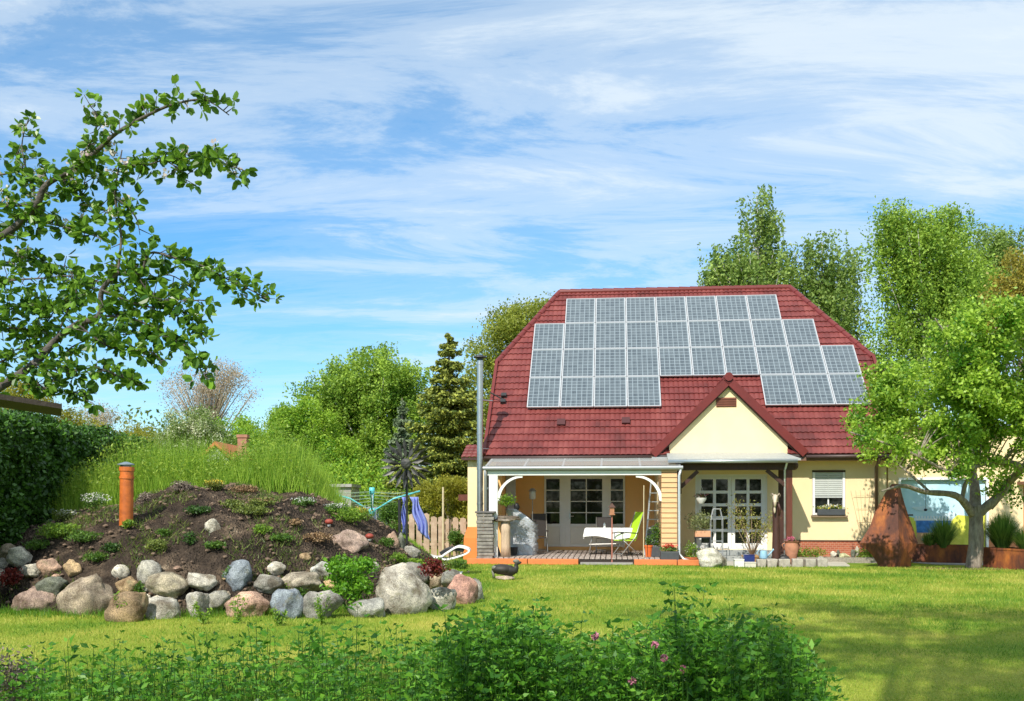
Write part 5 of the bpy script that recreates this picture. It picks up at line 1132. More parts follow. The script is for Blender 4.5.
g = MB(); a_, b_ = A-nAB*.35, B-nAB*.35; g.prism([(a_[0], a_[1], 0), (b_[0], b_[1], 0), (b_[0]-nAB[0]*1.5, b_[1]-nAB[1]*1.5, 0), (a_[0]-nAB[0]*1.5, a_[1]-nAB[1]*1.5, 0)], (0, 0, H_-.25)); g.build('inner_twigs', mat('hedge_inside', (.012, .022, .008), 1, .3, 5, spec=0), t)
Y = 6.25; q = P(62, 408, Y); t = thing('garden_shelter', 'dark wooden roof corner of a garden shelter under the apple branches at the left edge', 'shelter', (q.x, Y, 0), radians(24.8))
zr = q.z; g = MB(); g.prism([(0, 0, zr-.005), (-1.2, 0, zr+.15), (-1.2, 0, zr+.19), (0, 0, zr+.025)], (0, .6, 0)); g.build('roof', mat('old_dark_wood', (.030, .022, .017), .8, .3, 5, bump=.4, bscale=30), t)
for x_, zt_ in ((-.62, zr+.07), (-1.15, zr+.14)):
    for y_ in (.06, .48): g = MB(); g.box(x_, x_+.08, y_, y_+.08, 0, zt_); g.build('post', mat('old_dark_wood', (1, 1, 1)), t)

# ================================================================ sunflower ornament, clothes line, fence etc.
Y = 18.6; k = Y/F; cx_, cy_ = 406.5, 464; zb = mz((cx_-512)*k, Y)
t = thing('sunflower_ornament', 'large dark metal sunflower wind spinner on a tall black pole', 'garden ornament', ((cx_-512)*k, Y, zb-.1), 0)
zc = HC+(HY-cy_)*k-(zb-.1); DM = mat('dark_metal_petal', (.025, .025, .023), .5, .4, 9, metal=.3, c2=(.11, .11, .10))
g = MB(); g.tube([(0, .05, 0), (0, .05, zc)], .022, 8); g.build('pole', BLACK, t)
for ring, (cnt, r0, r1, w, tw) in enumerate(((19, .20, .50, .050, .75), (13, .10, .34, .055, -.7))):
    for i in range(cnt):
        a = 2*pi*i/cnt+ring*.2; d = Vector((cos(a), 0, sin(a))); s_ = Vector((-sin(a), 0, cos(a))); f = Vector((0, -1, 0)); s2 = (s_*cos(tw)+f*sin(tw))
        c = Vector((0, -.02-.05*ring, zc)); g = MB()
        pts = [c+d*r0, c+d*(r0*.5+r1*.5)+s2*w, c+d*r1+f*.04, c+d*(r0*.5+r1*.5)-s2*w]
        g.prism(pts, (0, .006, 0)); g.build('petal', DM, t)
g = MB(); g.ball((0, -.1, zc), (.10, .05, .10), 14, 8, .08); g.build('flower_disc', DM, t)
t = thing('metal_stake', 'short black metal stake left of the sunflower pole', 'stake', ((400-512)*k, Y, mz((400-512)*k, Y)-.1), 0); g = MB(); g.tube([(0, 0, 0), (-.01, 0, HC+(HY-500)*k-mz((400-512)*k, Y)+.1)], .03, 8); g.build('rod', BLACK, t)
# rotary clothes line
Y = 25.5; k = Y/F; x0 = (372-512)*k; t = thing('rotary_clothes_line', 'turquoise rotary clothes line with open arms behind the mound', 'clothes line', (x0, Y, 0), 0)
TQ = mat('turquoise_plastic', (.10, .50, .55), .4, .08); z1 = HC+(HY-489)*k; z2 = HC+(HY-512)*k
g = MB(); g.tube([(0, 0, 0), (0, 0, z1)], .025); g.build('pole', mat('pale_zinc_pipe', (1, 1, 1)), t, True)
g = MB(); g.lathe([(.06, z1-.12), (.07, z1-.1), (.07, z1+.03), (.05, z1+.04)]); g.lathe([(.06, z2-.1), (.09, z2), (.09, z2+.06), (.05, z2+.1)]); g.build('hub', TQ, t, True)
R = 1.22; ends = []
for a in (radians(6), radians(96), radians(186), radians(276)):
    e = Vector((R*cos(a), R*sin(a), HC+(HY-491)*k+.0)); ends.append(e); g = MB(); g.tube([(0, 0, z2), e*.45+Vector((0, 0, z2*.62)), e], .022); g.build('arm', TQ, t, True)
g = MB()
for f in (.35, .5, .65, .8, .95):
    for i in range(4):
        a, b = ends[i], ends[(i+1) % 4]; pa_ = Vector((0, 0, z2))*(1-f)+a*f; pb_ = Vector((0, 0, z2))*(1-f)+b*f; g.tube([pa_, (pa_+pb_)/2-Vector((0, 0, .03)), pb_], .006, 4)
g.build('line', mat('line_green', (.30, .42, .30), .6), t)
LAV = mat('lavender_cloth', (.22, .27, .62), .9, .1, 3)
for i, (px, w, y1, l) in enumerate(((404, .10, 534, 'narrow lavender blue cloth hanging behind the sunflower pole'), (414, .22, 541, 'wide lavender blue cloth slanting down from the right arm of the clothes line'))):
    Yc = 25.3-.2*i; k = Yc/F; t = thing('laundry_cloth', l, 'laundry', ((px-512)*k, Yc, 0), 0, 'lavender cloths on the clothes line'); zt, zb_ = HC+(HY-497)*k, HC+(HY-y1)*k
    sheet(lambda u, v: ((u-.5)*w*(1+.6*v*i)+.26*v*i+.03*sin(v*9+u*3), .07*sin(u*17+v*5), zt+(zb_-zt)*v*(1-.25*(1-u)*i)), 16, 12, 'cloth', LAV, t)
# picket fence
PALE = mat('weathered_pale', (.42, .29, .19), .85, .25, 4, bump=.3, c2=(.55, .42, .32))
t = thing('picket_fence', 'weathered wooden paling fence between the clothes line and the house', 'fence', (0, 0, 0), 0)
Y = 30.5; k = Y/F
g = MB(); g.box((372-512)*k, (470-512)*k, Y+.03, Y+.07, .35, .43); g.box((372-512)*k, (470-512)*k, Y+.03, Y+.07, 1.0, 1.08); g.build('rail', PALE, t)
px = 409.0; cnt = 0
while px < 469: 
    x = (px-512)*k; h = random.uniform(1.18, 1.36); w = random.uniform(.15, .19); g = MB(); g.prism([(x, Y, 0), (x+w, Y, 0), (x+w, Y, h-.05), (x+w*.5, Y, h), (x, Y, h-.03)], (0, .025, 0)); g.build('paling', PALE, t); px += 7.3
t = thing('wooden_post', 'thin pale wooden post standing in front of the fence near the house', 'post', ((444-512)*k, Y-.4, 0), 0); g = MB(); g.tube([(0, 0, 0), (0, 0, HC+(HY-487)*(Y-.4)/F)], .03); g.build('post', mat('bamboo', (1, 1, 1)), t)
# things behind the clothes line
Y = 36; k = Y/F
t = thing('garden_shed', 'low grey flat-roofed garden shed behind the clothes line', 'shed', ((334-512)*k, Y, 0), 0)
g = MB(); g.box(-17*k, 17*k, 0, 2, 0, HC+(HY-487)*k); g.build('wall', mat('grey_boards', (.30, .29, .26), .85, .2, 3, stretch=(9, 1, 1)), t)
g = MB(); g.box(-18*k, 18*k, -.1, 2.1, HC+(HY-487)*k, HC+(HY-484)*k); g.build('roof', mat('grey_felt', (.33, .32, .30), .9), t)
Y = 31; k = Y/F
t = thing('wood_store', 'cream-topped wood store with lattice sides beyond the right end of the tall grass', 'wood store', ((303-512)*k, Y, 0), 0)
g = MB(); g.prism([(-15*k, -.1, HC+(HY-480)*k), (15*k, -.1, HC+(HY-484)*k), (15*k, -.1, HC+(HY-488)*k), (-15*k, -.1, HC+(HY-484)*k)], (0, 1.4, 0)); g.build('roof', mat('cream_board', (.62, .45, .24), .8, .15), t)
g = MB()
for sx in (-13, 0, 13): g.box((sx-.8)*k, (sx+.8)*k, 0, .05, 0, HC+(HY-486)*k)
for z in (.5, .9, 1.3, 1.7): g.box(-13*k, 13*k, -.02, 0, z, z+.12)
g.build('frame', mat('grey_boards', (1, 1, 1)), t); g = MB(); g.box(-13*k, 13*k, .3, 1.2, 0, 1.9); g.build('stacked_wood', mat('logs', (.22, .16, .11), .9, .4, 8), t)
Y = 29; k = Y/F
t = thing('water_tank', 'blue-grey ribbed water tank under the clothes line', 'water tank', ((373-512)*k, Y, 0), 0)
g = MB(); hh = HC+(HY-507)*k; g.box(-15*k, 15*k, 0, .9, .1, hh); g.build('tank', mat('blue_grey_tank', (.09, .12, .20), .5, .2), t, bevel=.04)
g = MB()
for i in range(9): x = (-15+i*30/8)*k; g.box(x-.015, x+.015, -.03, 0, .05, hh+.02)
for z in (.1, .6, hh-.05): g.box(-15.5*k, 15.5*k, -.05, -.031, z, z+.03)
g.build('cage', GREYM, t)
t = thing('garden_bench', 'low blue-white bench beside the water tank', 'bench', ((377-512)*k, Y-.9, 0), 0); g = MB(); g.box(-.45, .35, -.2, .2, .40, .44); g.build('seat', mat('pale_blue', (.42, .52, .62), .6), t)
for sx in (-.4, .3): g = MB(); g.box(sx-.03, sx+.03, -.18, .18, 0, .40); g.build('leg', mat('pale_blue', (1, 1, 1)), t)

# ================================================================ TREES
BARK = mat('bark_grey_brown', (.17, .13, .095), .9, .35, 5, bump=.8, bscale=14, stretch=(3, 3, .8), c2=(.34, .29, .23))
BIRCH = mat('bark_birch', (.25, .24, .22), .8, .6, 6, bump=.4, bscale=20, stretch=(1, 1, 3), c2=(.70, .68, .62))
def bez(a, c, b, n=6): return [(1-q)**2*a+2*q*(1-q)*c+q*q*b for q in [i/n for i in range(n+1)]]
def envelope_pts(n, blobs):
    """n points in a union of ellipsoids (c, r), biased towards the shell"""
    vol = np.array([r[0]*r[1]*r[2] for c, r in blobs]); idx = rng.choice(len(blobs), n, p=vol/vol.sum())
    C = np.array([b[0] for b in blobs])[idx]; R = np.array([b[1] for b in blobs])[idx]
    return C+unit(rng.normal(size=(n, 3)))*(rng.random((n, 1))**.5)*R
def tree(name, label, x, Y, blobs, h, tr, leafm, nclump, per, lsize, csize, barkm, cat='tree', group=None, droop=0.0, nlimb=26, trunk_top=.85, asp=.55, lean=(0, 0), branchname='branch'):
    t = thing(name, label, cat, (x, Y, 0), 0, group)
    top = Vector((lean[0], lean[1], h*trunk_top)); g = MB(); tp = [Vector((0, 0, -.1)), Vector((lean[0]*.2+.05*h*.1, 0, h*.3*trunk_top)), Vector((lean[0]*.6, lean[1]*.6, h*.65*trunk_top)), top]
    g.tube(tp, [tr*1.25, tr*.85, tr*.5, tr*.12], 10); 
    cl = envelope_pts(nclump*3, blobs); off3 = rng.uniform(0, 50, 3); nf = 2.6/max(1.6, blobs[0][1][0])
    nv = np.array([mn.noise(Vector(tuple(c*nf+off3)))+.5*mn.noise(Vector(tuple(c*nf*2.7+off3))) for c in cl]); cl = cl[np.argsort(-nv)[:int(nclump*(1.25 if droop else 1.6))]]; cl = cl[rng.permutation(len(cl))[:nclump]]
    def tz(z):
        q = min(max(z/(h*trunk_top), 0), 1)*3; i = min(int(q), 2); return tp[i].lerp(tp[i+1], q-i)
    for i in range(min(nlimb, nclump)):
        c = Vector(cl[i]); hd = sqrt((c.x)**2+(c.y)**2); z0 = max(h*.12, c.z-hd*1.0-.15*h); b0 = tz(z0); r0 = tr*max(.12, .5*(1-z0/h))
        g.tube(bez(b0, b0.lerp(c, .5)+Vector((0, 0, .12*hd)), c, 5), [r0*(1-.16*j) for j in range(6)], 6)
    g.build('trunk', barkm, t, True)
    if per:
        m = rng.poisson(per, nclump)+3; idx = np.repeat(np.arange(nclump), m)
        off = rng.normal(size=(len(idx), 3))*np.array(csize)*.72
        if droop:
            ns = 7; strand = rng.normal(size=(nclump, ns, 2))*np.array(csize[:2])*.72; si = rng.integers(0, ns, len(idx)); o2 = strand[idx, si]
            f = rng.random(len(idx))**.8; off = np.concatenate([o2+rng.normal(size=(len(idx), 2))*.08, (-f*droop*rng.uniform(.6, 1.2, (nclump, ns))[idx, si])[:, None]+csize[2]*.5], 1)
        L_ = cl[idx]+off; tone = rng.normal(0, .22, nclump)[idx]
        npmesh('crown', leafverts(L_, lsize, asp=asp), 4, leafm, t, rnd=np.clip(.5+tone+rng.normal(0, .2, len(idx)), 0, 1))
    return t
L_birch = leafmat('leaf_birch', (.085, .19, .018), (.38, .54, .075), .35, .5)
L_birchd = leafmat('leaf_birch_dark', (.08, .16, .03), (.34, .46, .11), .35, .5)
L_lime = leafmat('leaf_lime', (.08, .22, .012), (.34, .50, .045), .35, .5)
L_yel = leafmat('leaf_yellow_green', (.16, .18, .015), (.36, .35, .04), .4, .5)
L_gold = leafmat('leaf_golden', (.17, .16, .02), (.42, .36, .06), .35, .5)
L_spr = leafmat('leaf_spruce', (.03, .07, .014), (.42, .46, .08), .15, .6)
L_spb = leafmat('leaf_spruce_blue', (.06, .10, .05), (.28, .36, .20), .1, .6)
L_fruit = leafmat('leaf_fruit', (.055, .18, .01), (.42, .60, .075), .38, .45)
def B_(px, py, Y, rx, rz, ry=None, X0=None):   # blob from picture size, relative to tree foot
    k = Y/F; return ((( px-X0)*k, 0, HC+(HY-py)*k), (rx*k, (ry or rx)*k, rz*k))
# large mass left of the spruce: two trees
Y = 50; tree('birch_tree', 'large rounded light green birch left of the dark spruce', (372-512)*.05, Y, [B_(330, 400, Y, 32, 38, X0=372), B_(405, 385, Y, 26, 34, X0=372), B_(372, 375, Y, 46, 36, X0=372), B_(395, 410, Y, 38, 50, X0=372), B_(345, 410, Y, 36, 52, X0=372), B_(372, 455, Y, 50, 45, X0=372)], 9.8, .22, L_birch, 760, 115, .15, (.38, .38, .3), BIRCH, group='birches in the background', droop=1.0)
Y = 46; tree('shrubby_tree', 'lower bright green leafy tree left of the large rounded birch', (300-512)*.046, Y, [B_(305, 440, Y, 34, 38, X0=300), B_(330, 465, Y, 36, 30, X0=300), B_(278, 462, Y, 30, 30, X0=300), B_(300, 420, Y, 18, 22, X0=300)], 6.3, .15, L_lime, 300, 110, .13, (.3, .3, .25), BARK)
Y = 55; tree('broad_tree', 'olive green tree showing between the spruce and the left roof edge', (524-512)*.055, Y, [B_(524, 335, Y, 40, 34, X0=524), B_(490, 365, Y, 34, 34, X0=524), B_(548, 322, Y, 30, 26, X0=524), B_(510, 420, Y, 40, 60, X0=524)], 13, .25, leafmat('leaf_olive_green', (.12, .17, .02), (.38, .42, .07), .45), 330, 110, .17, (.5, .5, .32), BARK)
# spruces
def spruce(label, px, Y, topy, wpx, m, seed, zb=.6, dens=1.0):
    k = Y/F; h = HC+(HY-topy)*k; R0 = wpx*k; t = thing('spruce_tree', label, 'spruce', ((px-512)*k, Y, 0), 0, 'spruces left of the house'); r_ = random.Random(seed)
    g = MB(); g.tube([(0, 0, -.1), (0, 0, h*.6), (0, 0, h)], [.16, .09, .015], 10); g.build('trunk', BARK, t, True); pts = []; ax = []; g = MB()
    z = zb
    while z < h-.05:
        q = (z-zb)/(h-zb); L_ = R0*(1-q)**.8*r_.uniform(.85, 1.1)+.05; nb = 9 if q < .7 else 6
        for i in range(nb):
            a = 2*pi*(i+r_.random()*.6)/nb; Lb = L_*r_.uniform(.62, 1.18); zb2 = z+r_.uniform(-.16, .16); d = np.array((cos(a), sin(a), 0)); n = int(230*dens*Lb+40)
            f = rng.random(n)**.7; side = np.array((-sin(a), cos(a), 0)); wv = .42*Lb*(1-f*.6)
            p = d*f[:, None]*Lb+side*(rng.uniform(-1, 1, n)*wv)[:, None]; p[:, 2] = zb2-.20*Lb*f+.16*Lb*f**3-np.abs(rng.normal(0, .05+.03*Lb, n))
            pts.append(p); ax.append(np.tile(d*.8+np.array((0, 0, -.35)), (n, 1)))
            if q < .9: g.tube([(0, 0, zb2), tuple(d*Lb*.6+np.array((0, 0, zb2-.13*Lb)))], [.025, .008], 4)
        z += .27+.16*(1-q)
    g.build('branch', BARK, t); P_ = np.concatenate(pts); A_ = np.concatenate(ax)
    npmesh('needles', leafverts(P_, .17, axis=A_, asp=.42), 4, m, t); return t
spruce('tall dark spruce with yellowish branch tips directly left of the steel flue', 449, 38, 333, 74, L_spr, 3)
spruce('smaller grey-green spruce behind the sunflower ornament', 402, 43, 398, 32, L_spb, 5)
Y = 34; tree('evergreen_bush', 'yellow-green shrub under the spruce beside the house corner', (448-512)*.034, Y, [B_(448, 490, Y, 32, 16, X0=448), B_(436, 500, Y, 20, 14, X0=448), B_(455, 512, Y, 24, 12, X0=448)], 2.2, .05, L_yel, 150, 90, .08, (.14, .14, .10), BARK, cat='bush', trunk_top=.7)
Y = 31.2; tree('fence_bush', 'dark green bush at the house end of the paling fence', (459-512)*.031, 29.6, [B_(458, 540, Y, 12, 12, X0=459)], .7, .02, LMID, 40, 60, .06, (.08, .08, .07), BARK, cat='bush')
tree('tank_bush', 'dark green bush right of the water tank', (392-512)*.029, 28.4, [B_(392, 520, 28.4, 11, 17, X0=392)], 1.7, .03, LMID, 70, 80, .06, (.1, .1, .1), BARK, cat='bush')
# birches behind the roof
Y = 52; tree('birch_tree', 'tallest slender birch rising behind the right half of the roof', (757-512)*.052, Y, [B_(752, 208, Y, 20, 26, X0=757), B_(768, 235, Y, 18, 30, X0=757), B_(738, 262, Y, 26, 30, X0=757), B_(718, 272, Y, 20, 20, X0=757), B_(760, 270, Y, 34, 30, X0=757)], 18.2, .2, L_birchd, 115, 120, .19, (.42, .42, .3), BIRCH, group='birches in the background', droop=1.5, nlimb=34, trunk_top=.97)
tree('birch_tree', 'drooping birch above the right hip of the roof', (822-512)*.052, Y, [B_(805, 245, Y, 26, 20, X0=822), B_(840, 262, Y, 22, 34, X0=822), B_(825, 300, Y, 34, 40, X0=822), B_(850, 330, Y, 22, 40, X0=822), B_(800, 275, Y, 22, 26, X0=822)], 16, .2, L_birchd, 140, 120, .19, (.4, .4, .3), BIRCH, group='birches in the background', droop=1.7, nlimb=30, trunk_top=.95)
Y = 46; tree('birch_tree', 'broad tall birch behind the fruit tree on the right', (925-512)*.046, Y, [B_(920, 235, Y, 48, 36, X0=925), B_(900, 212, Y, 22, 18, X0=925), B_(890, 265, Y, 26, 36, X0=925), B_(945, 215, Y, 20, 18, X0=925), B_(945, 290, Y, 50, 60, X0=925), B_(900, 330, Y, 34, 60, X0=925)], 15.6, .24, L_birch, 520, 105, .15, (.4, .4, .32), BIRCH, group='birches in the background', droop=1.5, nlimb=34, trunk_top=.93)
Y = 50; tree('birch_tree', 'small dark-leaved birch top between the broad birch and the golden tree', (985-512)*.05, Y, [B_(980, 238, Y, 26, 18, X0=985), B_(985, 275, Y, 34, 34, X0=985), B_(1010, 250, Y, 20, 22, X0=985)], 15, .2, L_birchd, 170, 95, .15, (.35, .35, .3), BIRCH, group='birches in the background', droop=1.2, nlimb=24, trunk_top=.93)
Y = 40; tree('golden_tree', 'golden green leaved tree at the right edge behind the fruit tree', (1020-512)*.04, Y, [B_(1018, 280, Y, 24, 26, X0=1020), B_(1000, 320, Y, 26, 36, X0=1020), B_(1040, 310, Y, 30, 50, X0=1020)], 10.5, .18, L_gold, 170, 90, .14, (.28, .28, .25), BARK)
# left background
Y = 72; k = .072; t = tree('bare_tree', 'greyish brown tree still without leaves on the left horizon', (208-512)*k, Y, [B_(208, 390, Y, 48, 30, X0=208), B_(225, 378, Y, 34, 20, X0=208)], 10.5, .3, leafmat('leaf_bud', (.26, .20, .13), (.50, .42, .30), .2), 420, 22, .12, (.35, .35, .3), mat('bark_pale', (.35, .28, .22), .9), nlimb=150, trunk_top=.6)
tree('bare_tree', 'small bare twiggy tree low on the left horizon under the apple branches', (97-512)*k, Y, [B_(97, 418, Y, 24, 14, X0=97)], 7.5, .15, leafmat('leaf_bud', (1, 1, 1), (1, 1, 1)), 150, 14, .12, (.3, .3, .25), mat('bark_pale', (1, 1, 1)), nlimb=80, trunk_top=.6)
Y = 48; tree('blossom_tree', 'round tree covered in white blossom behind the tall grass', (192-512)*.048, Y, [B_(192, 430, Y, 30, 24, X0=192), B_(178, 448, Y, 30, 20, X0=192), B_(205, 445, Y, 28, 22, X0=192)], 4.6, .1, leafmat('leaf_blossom', (.10, .17, .03), (.72, .72, .55), .3, mid=(.22, .30, .08)), 220, 130, .11, (.24, .24, .2), BARK)
for px, py, rx, rz, Y, m_, l in ((115, 440, 32, 20, 60, L_yel, 'yellow-green thicket just above the hedge end'), (150, 448, 30, 18, 58, L_yel, 'yellowish bush between the hedge and the white blossom tree'), (70, 430, 34, 18, 62, L_yel, 'yellow bush above the middle of the hedge'),
    (238, 435, 28, 24, 60, L_lime, 'green bush behind the brick chimney'), (262, 450, 28, 26, 52, L_lime, 'bright green bush right of the brick chimney'), (20, 400, 36, 26, 60, L_yel, 'yellow-green bush top seen through the apple branches'), (285, 418, 16, 14, 66, L_birch, 'far birch tip left of the large rounded birch'), (465, 430, 40, 60, 62, L_lime, 'green tree filling the gap behind the dark spruce')):
    k = Y/F; tree('background_bush', l, (px-512)*k, Y, [B_(px, py, Y, rx, rz, X0=px), B_(px-rx*.4, py+rz*.8, Y, rx*.8, rz, X0=px), B_(px+rx*.4, py+rz, Y, rx*.8, rz, X0=px)], HC+(HY-py+rz)*k, .1, m_, 150, 85, .14, (.3, .3, .26), BARK, cat='bush', group='bushes behind the mound', trunk_top=.7, nlimb=12)
# far wood on the horizon
n = 1500; x = rng.uniform(-110, 110, n); y = rng.uniform(95, 130, n); z = rng.random(n)*(6.5+2.5*np.sin(x*.13)+2*np.sin(x*.31+1))
idx = np.repeat(np.arange(n), 50); Q = np.stack([x, y, z], 1)[idx]+rng.normal(size=(n*50, 3))*(1.2, 1, .7)
tag(npmesh('far_wood', leafverts(Q, .55), 4, leafmat('leaf_far', (.07, .12, .03), (.20, .26, .07), .3)), 'distant green woodland along the horizon', 'woodland', kind='stuff')
n = 900; x = rng.uniform(-34, -1, n); y = rng.uniform(38, 44, n); z = rng.random(n)*(2.6+.6*np.sin(x*.7)); idx = np.repeat(np.arange(n), 60)
Q = np.stack([x, y, z], 1)[idx]+rng.normal(size=(n*60, 3))*(.5, .4, .3)
tag(npmesh('far_shrubbery', leafverts(Q, .16), 4, L_lime), 'dense low green shrubbery behind the garden', 'shrubbery', kind='stuff')
n = 700; x = rng.uniform(-60, 60, n); y = rng.uniform(-46, -38, n); z = rng.random(n)*(7+1.5*np.sin(x*.3)); idx = np.repeat(np.arange(n), 40)
Q = np.stack([x, y, z], 1)[idx]+rng.normal(size=(n*40, 3))*(.9, .8, .6)
tag(npmesh('rear_shrubbery', leafverts(Q, .5), 4, LDARK), 'dark tree belt behind the viewer, mirrored in the window panes', 'shrubbery', kind='stuff')
# distant cottage and chimney
Y = 36; k = Y/F; t = thing('distant_cottage', 'little cottage roof with white gable peeking over the tall grass', 'cottage', ((216-512)*k, Y, 0), 0)
zr, ze = HC+(HY-445)*k, HC+(HY-458)*k
g = MB(); g.prism([(-13*k, 0, 0), (13*k, 0, 0), (13*k, 0, ze), (0, 0, zr-.1), (-13*k, 0, ze)], (0, 3, 0)); g.build('wall', mat('cottage_white', (.55, .55, .52), .8), t)
g = MB()
for s_ in (-1, 1): g.prism([(0, -.15, zr), (s_*16*k, -.15, ze-.1), (s_*16*k, -.15, ze+.02), (0, -.15, zr+.13)], (0, 3.3, 0))
g.build('roof', mat('orange_tile', (.50, .16, .06), .8, .2, 8), t)
g = MB(); x = 20*k; w = 4.6*k; g.box(x-w, x+w, .8, .8+2*w, 0, HC+(HY-436)*k); g.box(x-w*1.2, x+w*1.2, .8-w*.2, .8+2.2*w, HC+(HY-436)*k, HC+(HY-433)*k); g.build('chimney', mat('chimney_brick', (.36, .17, .11), .85, .2, 6), t)

# ================================================================ fruit tree on the right (traced skeleton at its own distance, with depth)
Y0 = 25.3; k = Y0/F; t = thing('fruit_tree', 'gnarled fruit tree with a forked trunk and bright green crown right of the rusty sculpture', 'tree', ((974-512)*k, Y0, 0), 0)
def tp_(px, py, dy=0): q = P(px, py, Y0+dy); return Vector((q.x-t.location.x, dy, q.z))
g = MB(); tips = []
def br(pts, r0, r1, dys):
    V = [tp_(*p, d) for p, d in zip(pts, dys)]; n = len(V); out = []
    for i in range(n-1):
        p0, p1, p2, p3 = V[max(i-1, 0)], V[i], V[i+1], V[min(i+2, n-1)]
        for j in range(4): q = j/4; out.append(.5*((2*p1)+(p2-p0)*q+(2*p0-5*p1+4*p2-p3)*q*q+(3*p1-p0-3*p2+p3)*q**3))
    out.append(V[-1]); m = len(out); g.tube(out, [r0+(r1-r0)*i/(m-1)+.006*random.uniform(-1, 1) for i in range(m)], 9); tips.append(out); return out
br([(973, 570), (976, 545), (976, 522), (977, 505)], .20, .15, (0, 0, 0, 0))
br([(975, 512), (975, 490), (972, 470), (968, 440), (960, 400), (950, 360)], .15, .03, (0, .2, .5, .9, 1.2, 1.4))
br([(977, 515), (985, 508), (1000, 495), (1010, 480), (1022, 468), (1040, 440), (1050, 400)], .14, .03, (0, -.1, -.3, -.5, -.7, -.9, -1))
br([(1000, 496), (1001, 486)], .04, .03, (-.3, -.35)); br([(990, 508), (1000, 497), (1005, 492)], .08, .05, (0, -.1, -.15))
br([(1010, 481), (1020, 468), (1005, 462), (985, 463), (965, 470), (950, 473)], .10, .045, (-.5, -.9, -1.3, -1.6, -1.9, -2.1))
br([(973, 515), (962, 500), (950, 494), (925, 492), (905, 486), (892, 488), (882, 491)], .11, .018, (0, -.3, -.5, -.8, -1.2, -1.5, -1.8))
br([(962, 500), (965, 485), (972, 470), (980, 440), (985, 400), (990, 360)], .06, .02, (-.3, -.4, -.4, -.6, -.9, -1))
br([(950, 473), (925, 460), (900, 448), (875, 440), (850, 432)], .045, .014, (-2.1, -2.2, -2.3, -2.2, -2)); br([(972, 470), (955, 440), (930, 410), (900, 390), (875, 372)], .06, .015, (.3, .5, .3, .2, .1))
br([(968, 440), (975, 400), (985, 350), (1000, 320)], .06, .015, (.9, 1.4, 2, 2.2)); br([(985, 400), (960, 360), (945, 335), (935, 318)], .05, .012, (-.6, -1.4, -1.8, -1.9)); br([(985, 400), (1005, 360), (1015, 330), (1020, 305)], .05, .012, (-.6, -1.4, -1.8, -1.9))
br([(930, 492), (905, 470), (885, 455), (860, 450)], .035, .012, (-.8, -.5, -.3, -.2)); br([(1040, 440), (1060, 420), (1080, 380)], .05, .015, (0, 0, 0)); br([(1022, 468), (1050, 455), (1090, 440)], .06, .015, (-.7, -1.3, -1.9))
g.build('trunk', BARK, t, True)
bl_ = [B_(880, 445, Y0, 42, 20, 36, X0=974), B_(930, 458, Y0, 34, 16, 30, X0=974), B_(960, 400, Y0, 95, 48, 80, X0=974), B_(985, 350, Y0, 62, 46, 66, X0=974), B_(1040, 380, Y0, 66, 70, 70, X0=974), B_(880, 425, Y0, 44, 34, 56, X0=974), B_(935, 440, Y0, 70, 28, 74, X0=974), B_(1000, 318, Y0, 40, 26, 46, X0=974), B_(905, 385, Y0, 45, 30, 50, X0=974), B_(1050, 430, Y0, 50, 30, 60, X0=974)]
C = envelope_pts(2200, bl_); C = C[~((C[:, 0]/k+974 > 872) & (C[:, 0]/k+974 < 915) & (C[:, 2] < HC+(HY-468)*k))]; nv = np.array([mn.noise(Vector(tuple(c*1.1)))+.6*mn.noise(Vector(tuple(c*2.6))) for c in C]); C = C[np.argsort(-nv)[:1150]]; C = C[rng.permutation(1150)[:720]]; C[:, 1] = C[:, 1]*.62-(1.7+.42*np.clip(C[:, 2]-3.2, 0, 3))*np.clip((C[:, 0]+1.9)/1.5, 0, 1); sc_ = (Y0+C[:, 1])/Y0; C[:, 0] = (C[:, 0]+t.location.x)*sc_-t.location.x; C[:, 2] = (C[:, 2]-HC)*sc_+HC; keep = np.array([not (abs(c[0]-(985-974)*k) < 1.0 and c[2] < HC+(HY-452)*k) for c in C]); C = C[keep]
sk = np.array([list(p) for o in tips[1:] for p in o[len(o)//3:]]); sk2 = sk[(sk[:, 0]/k+974 > 915) | (sk[:, 2] > HC+(HY-475)*k)]; extra = sk2[rng.choice(len(sk2), 90)]+rng.normal(size=(90, 3))*.12
sm = MB()
for c in C[:260]:
    j = np.argmin(((sk-c)**2).sum(1))
    if ((sk[j]-c)**2).sum() > 1.3: continue
    a_, b_ = Vector(sk[j]), Vector(c); sm.tube(bez(a_, a_.lerp(b_, .5)+Vector((0, 0, .15)), b_, 4), [.022, .018, .014, .010, .006], 5)
sm.build('twig', BARK, t); C = np.concatenate([C, extra])
m = rng.poisson(78, len(C)); idx = np.repeat(np.arange(len(C)), m); Q = C[idx]+rng.normal(size=(len(idx), 3))*(.12, .12, .10)
tone = rng.normal(0, .2, len(C))[idx]; npmesh('crown', leafverts(Q, .10, asp=.6), 4, L_fruit, t, rnd=np.clip(.5+tone+rng.normal(0, .22, len(idx)), 0, 1))
# fallen bare soil ring
g = MB(); vs = [(t.location.x+.2+(1.15+.2*sin(3*a))*cos(a)*1.3, Y0-.15+.55*(1+.25*sin(2*a+1))*sin(a), .006) for a in np.linspace(0, 2*pi, 40, endpoint=False)]; g.add(vs, [tuple(range(40))])
tag(g.build('worn_ground', mat('bare_earth', (.22, .15, .07), .95, .35, 4, c2=(.22, .21, .06))), kind='structure')

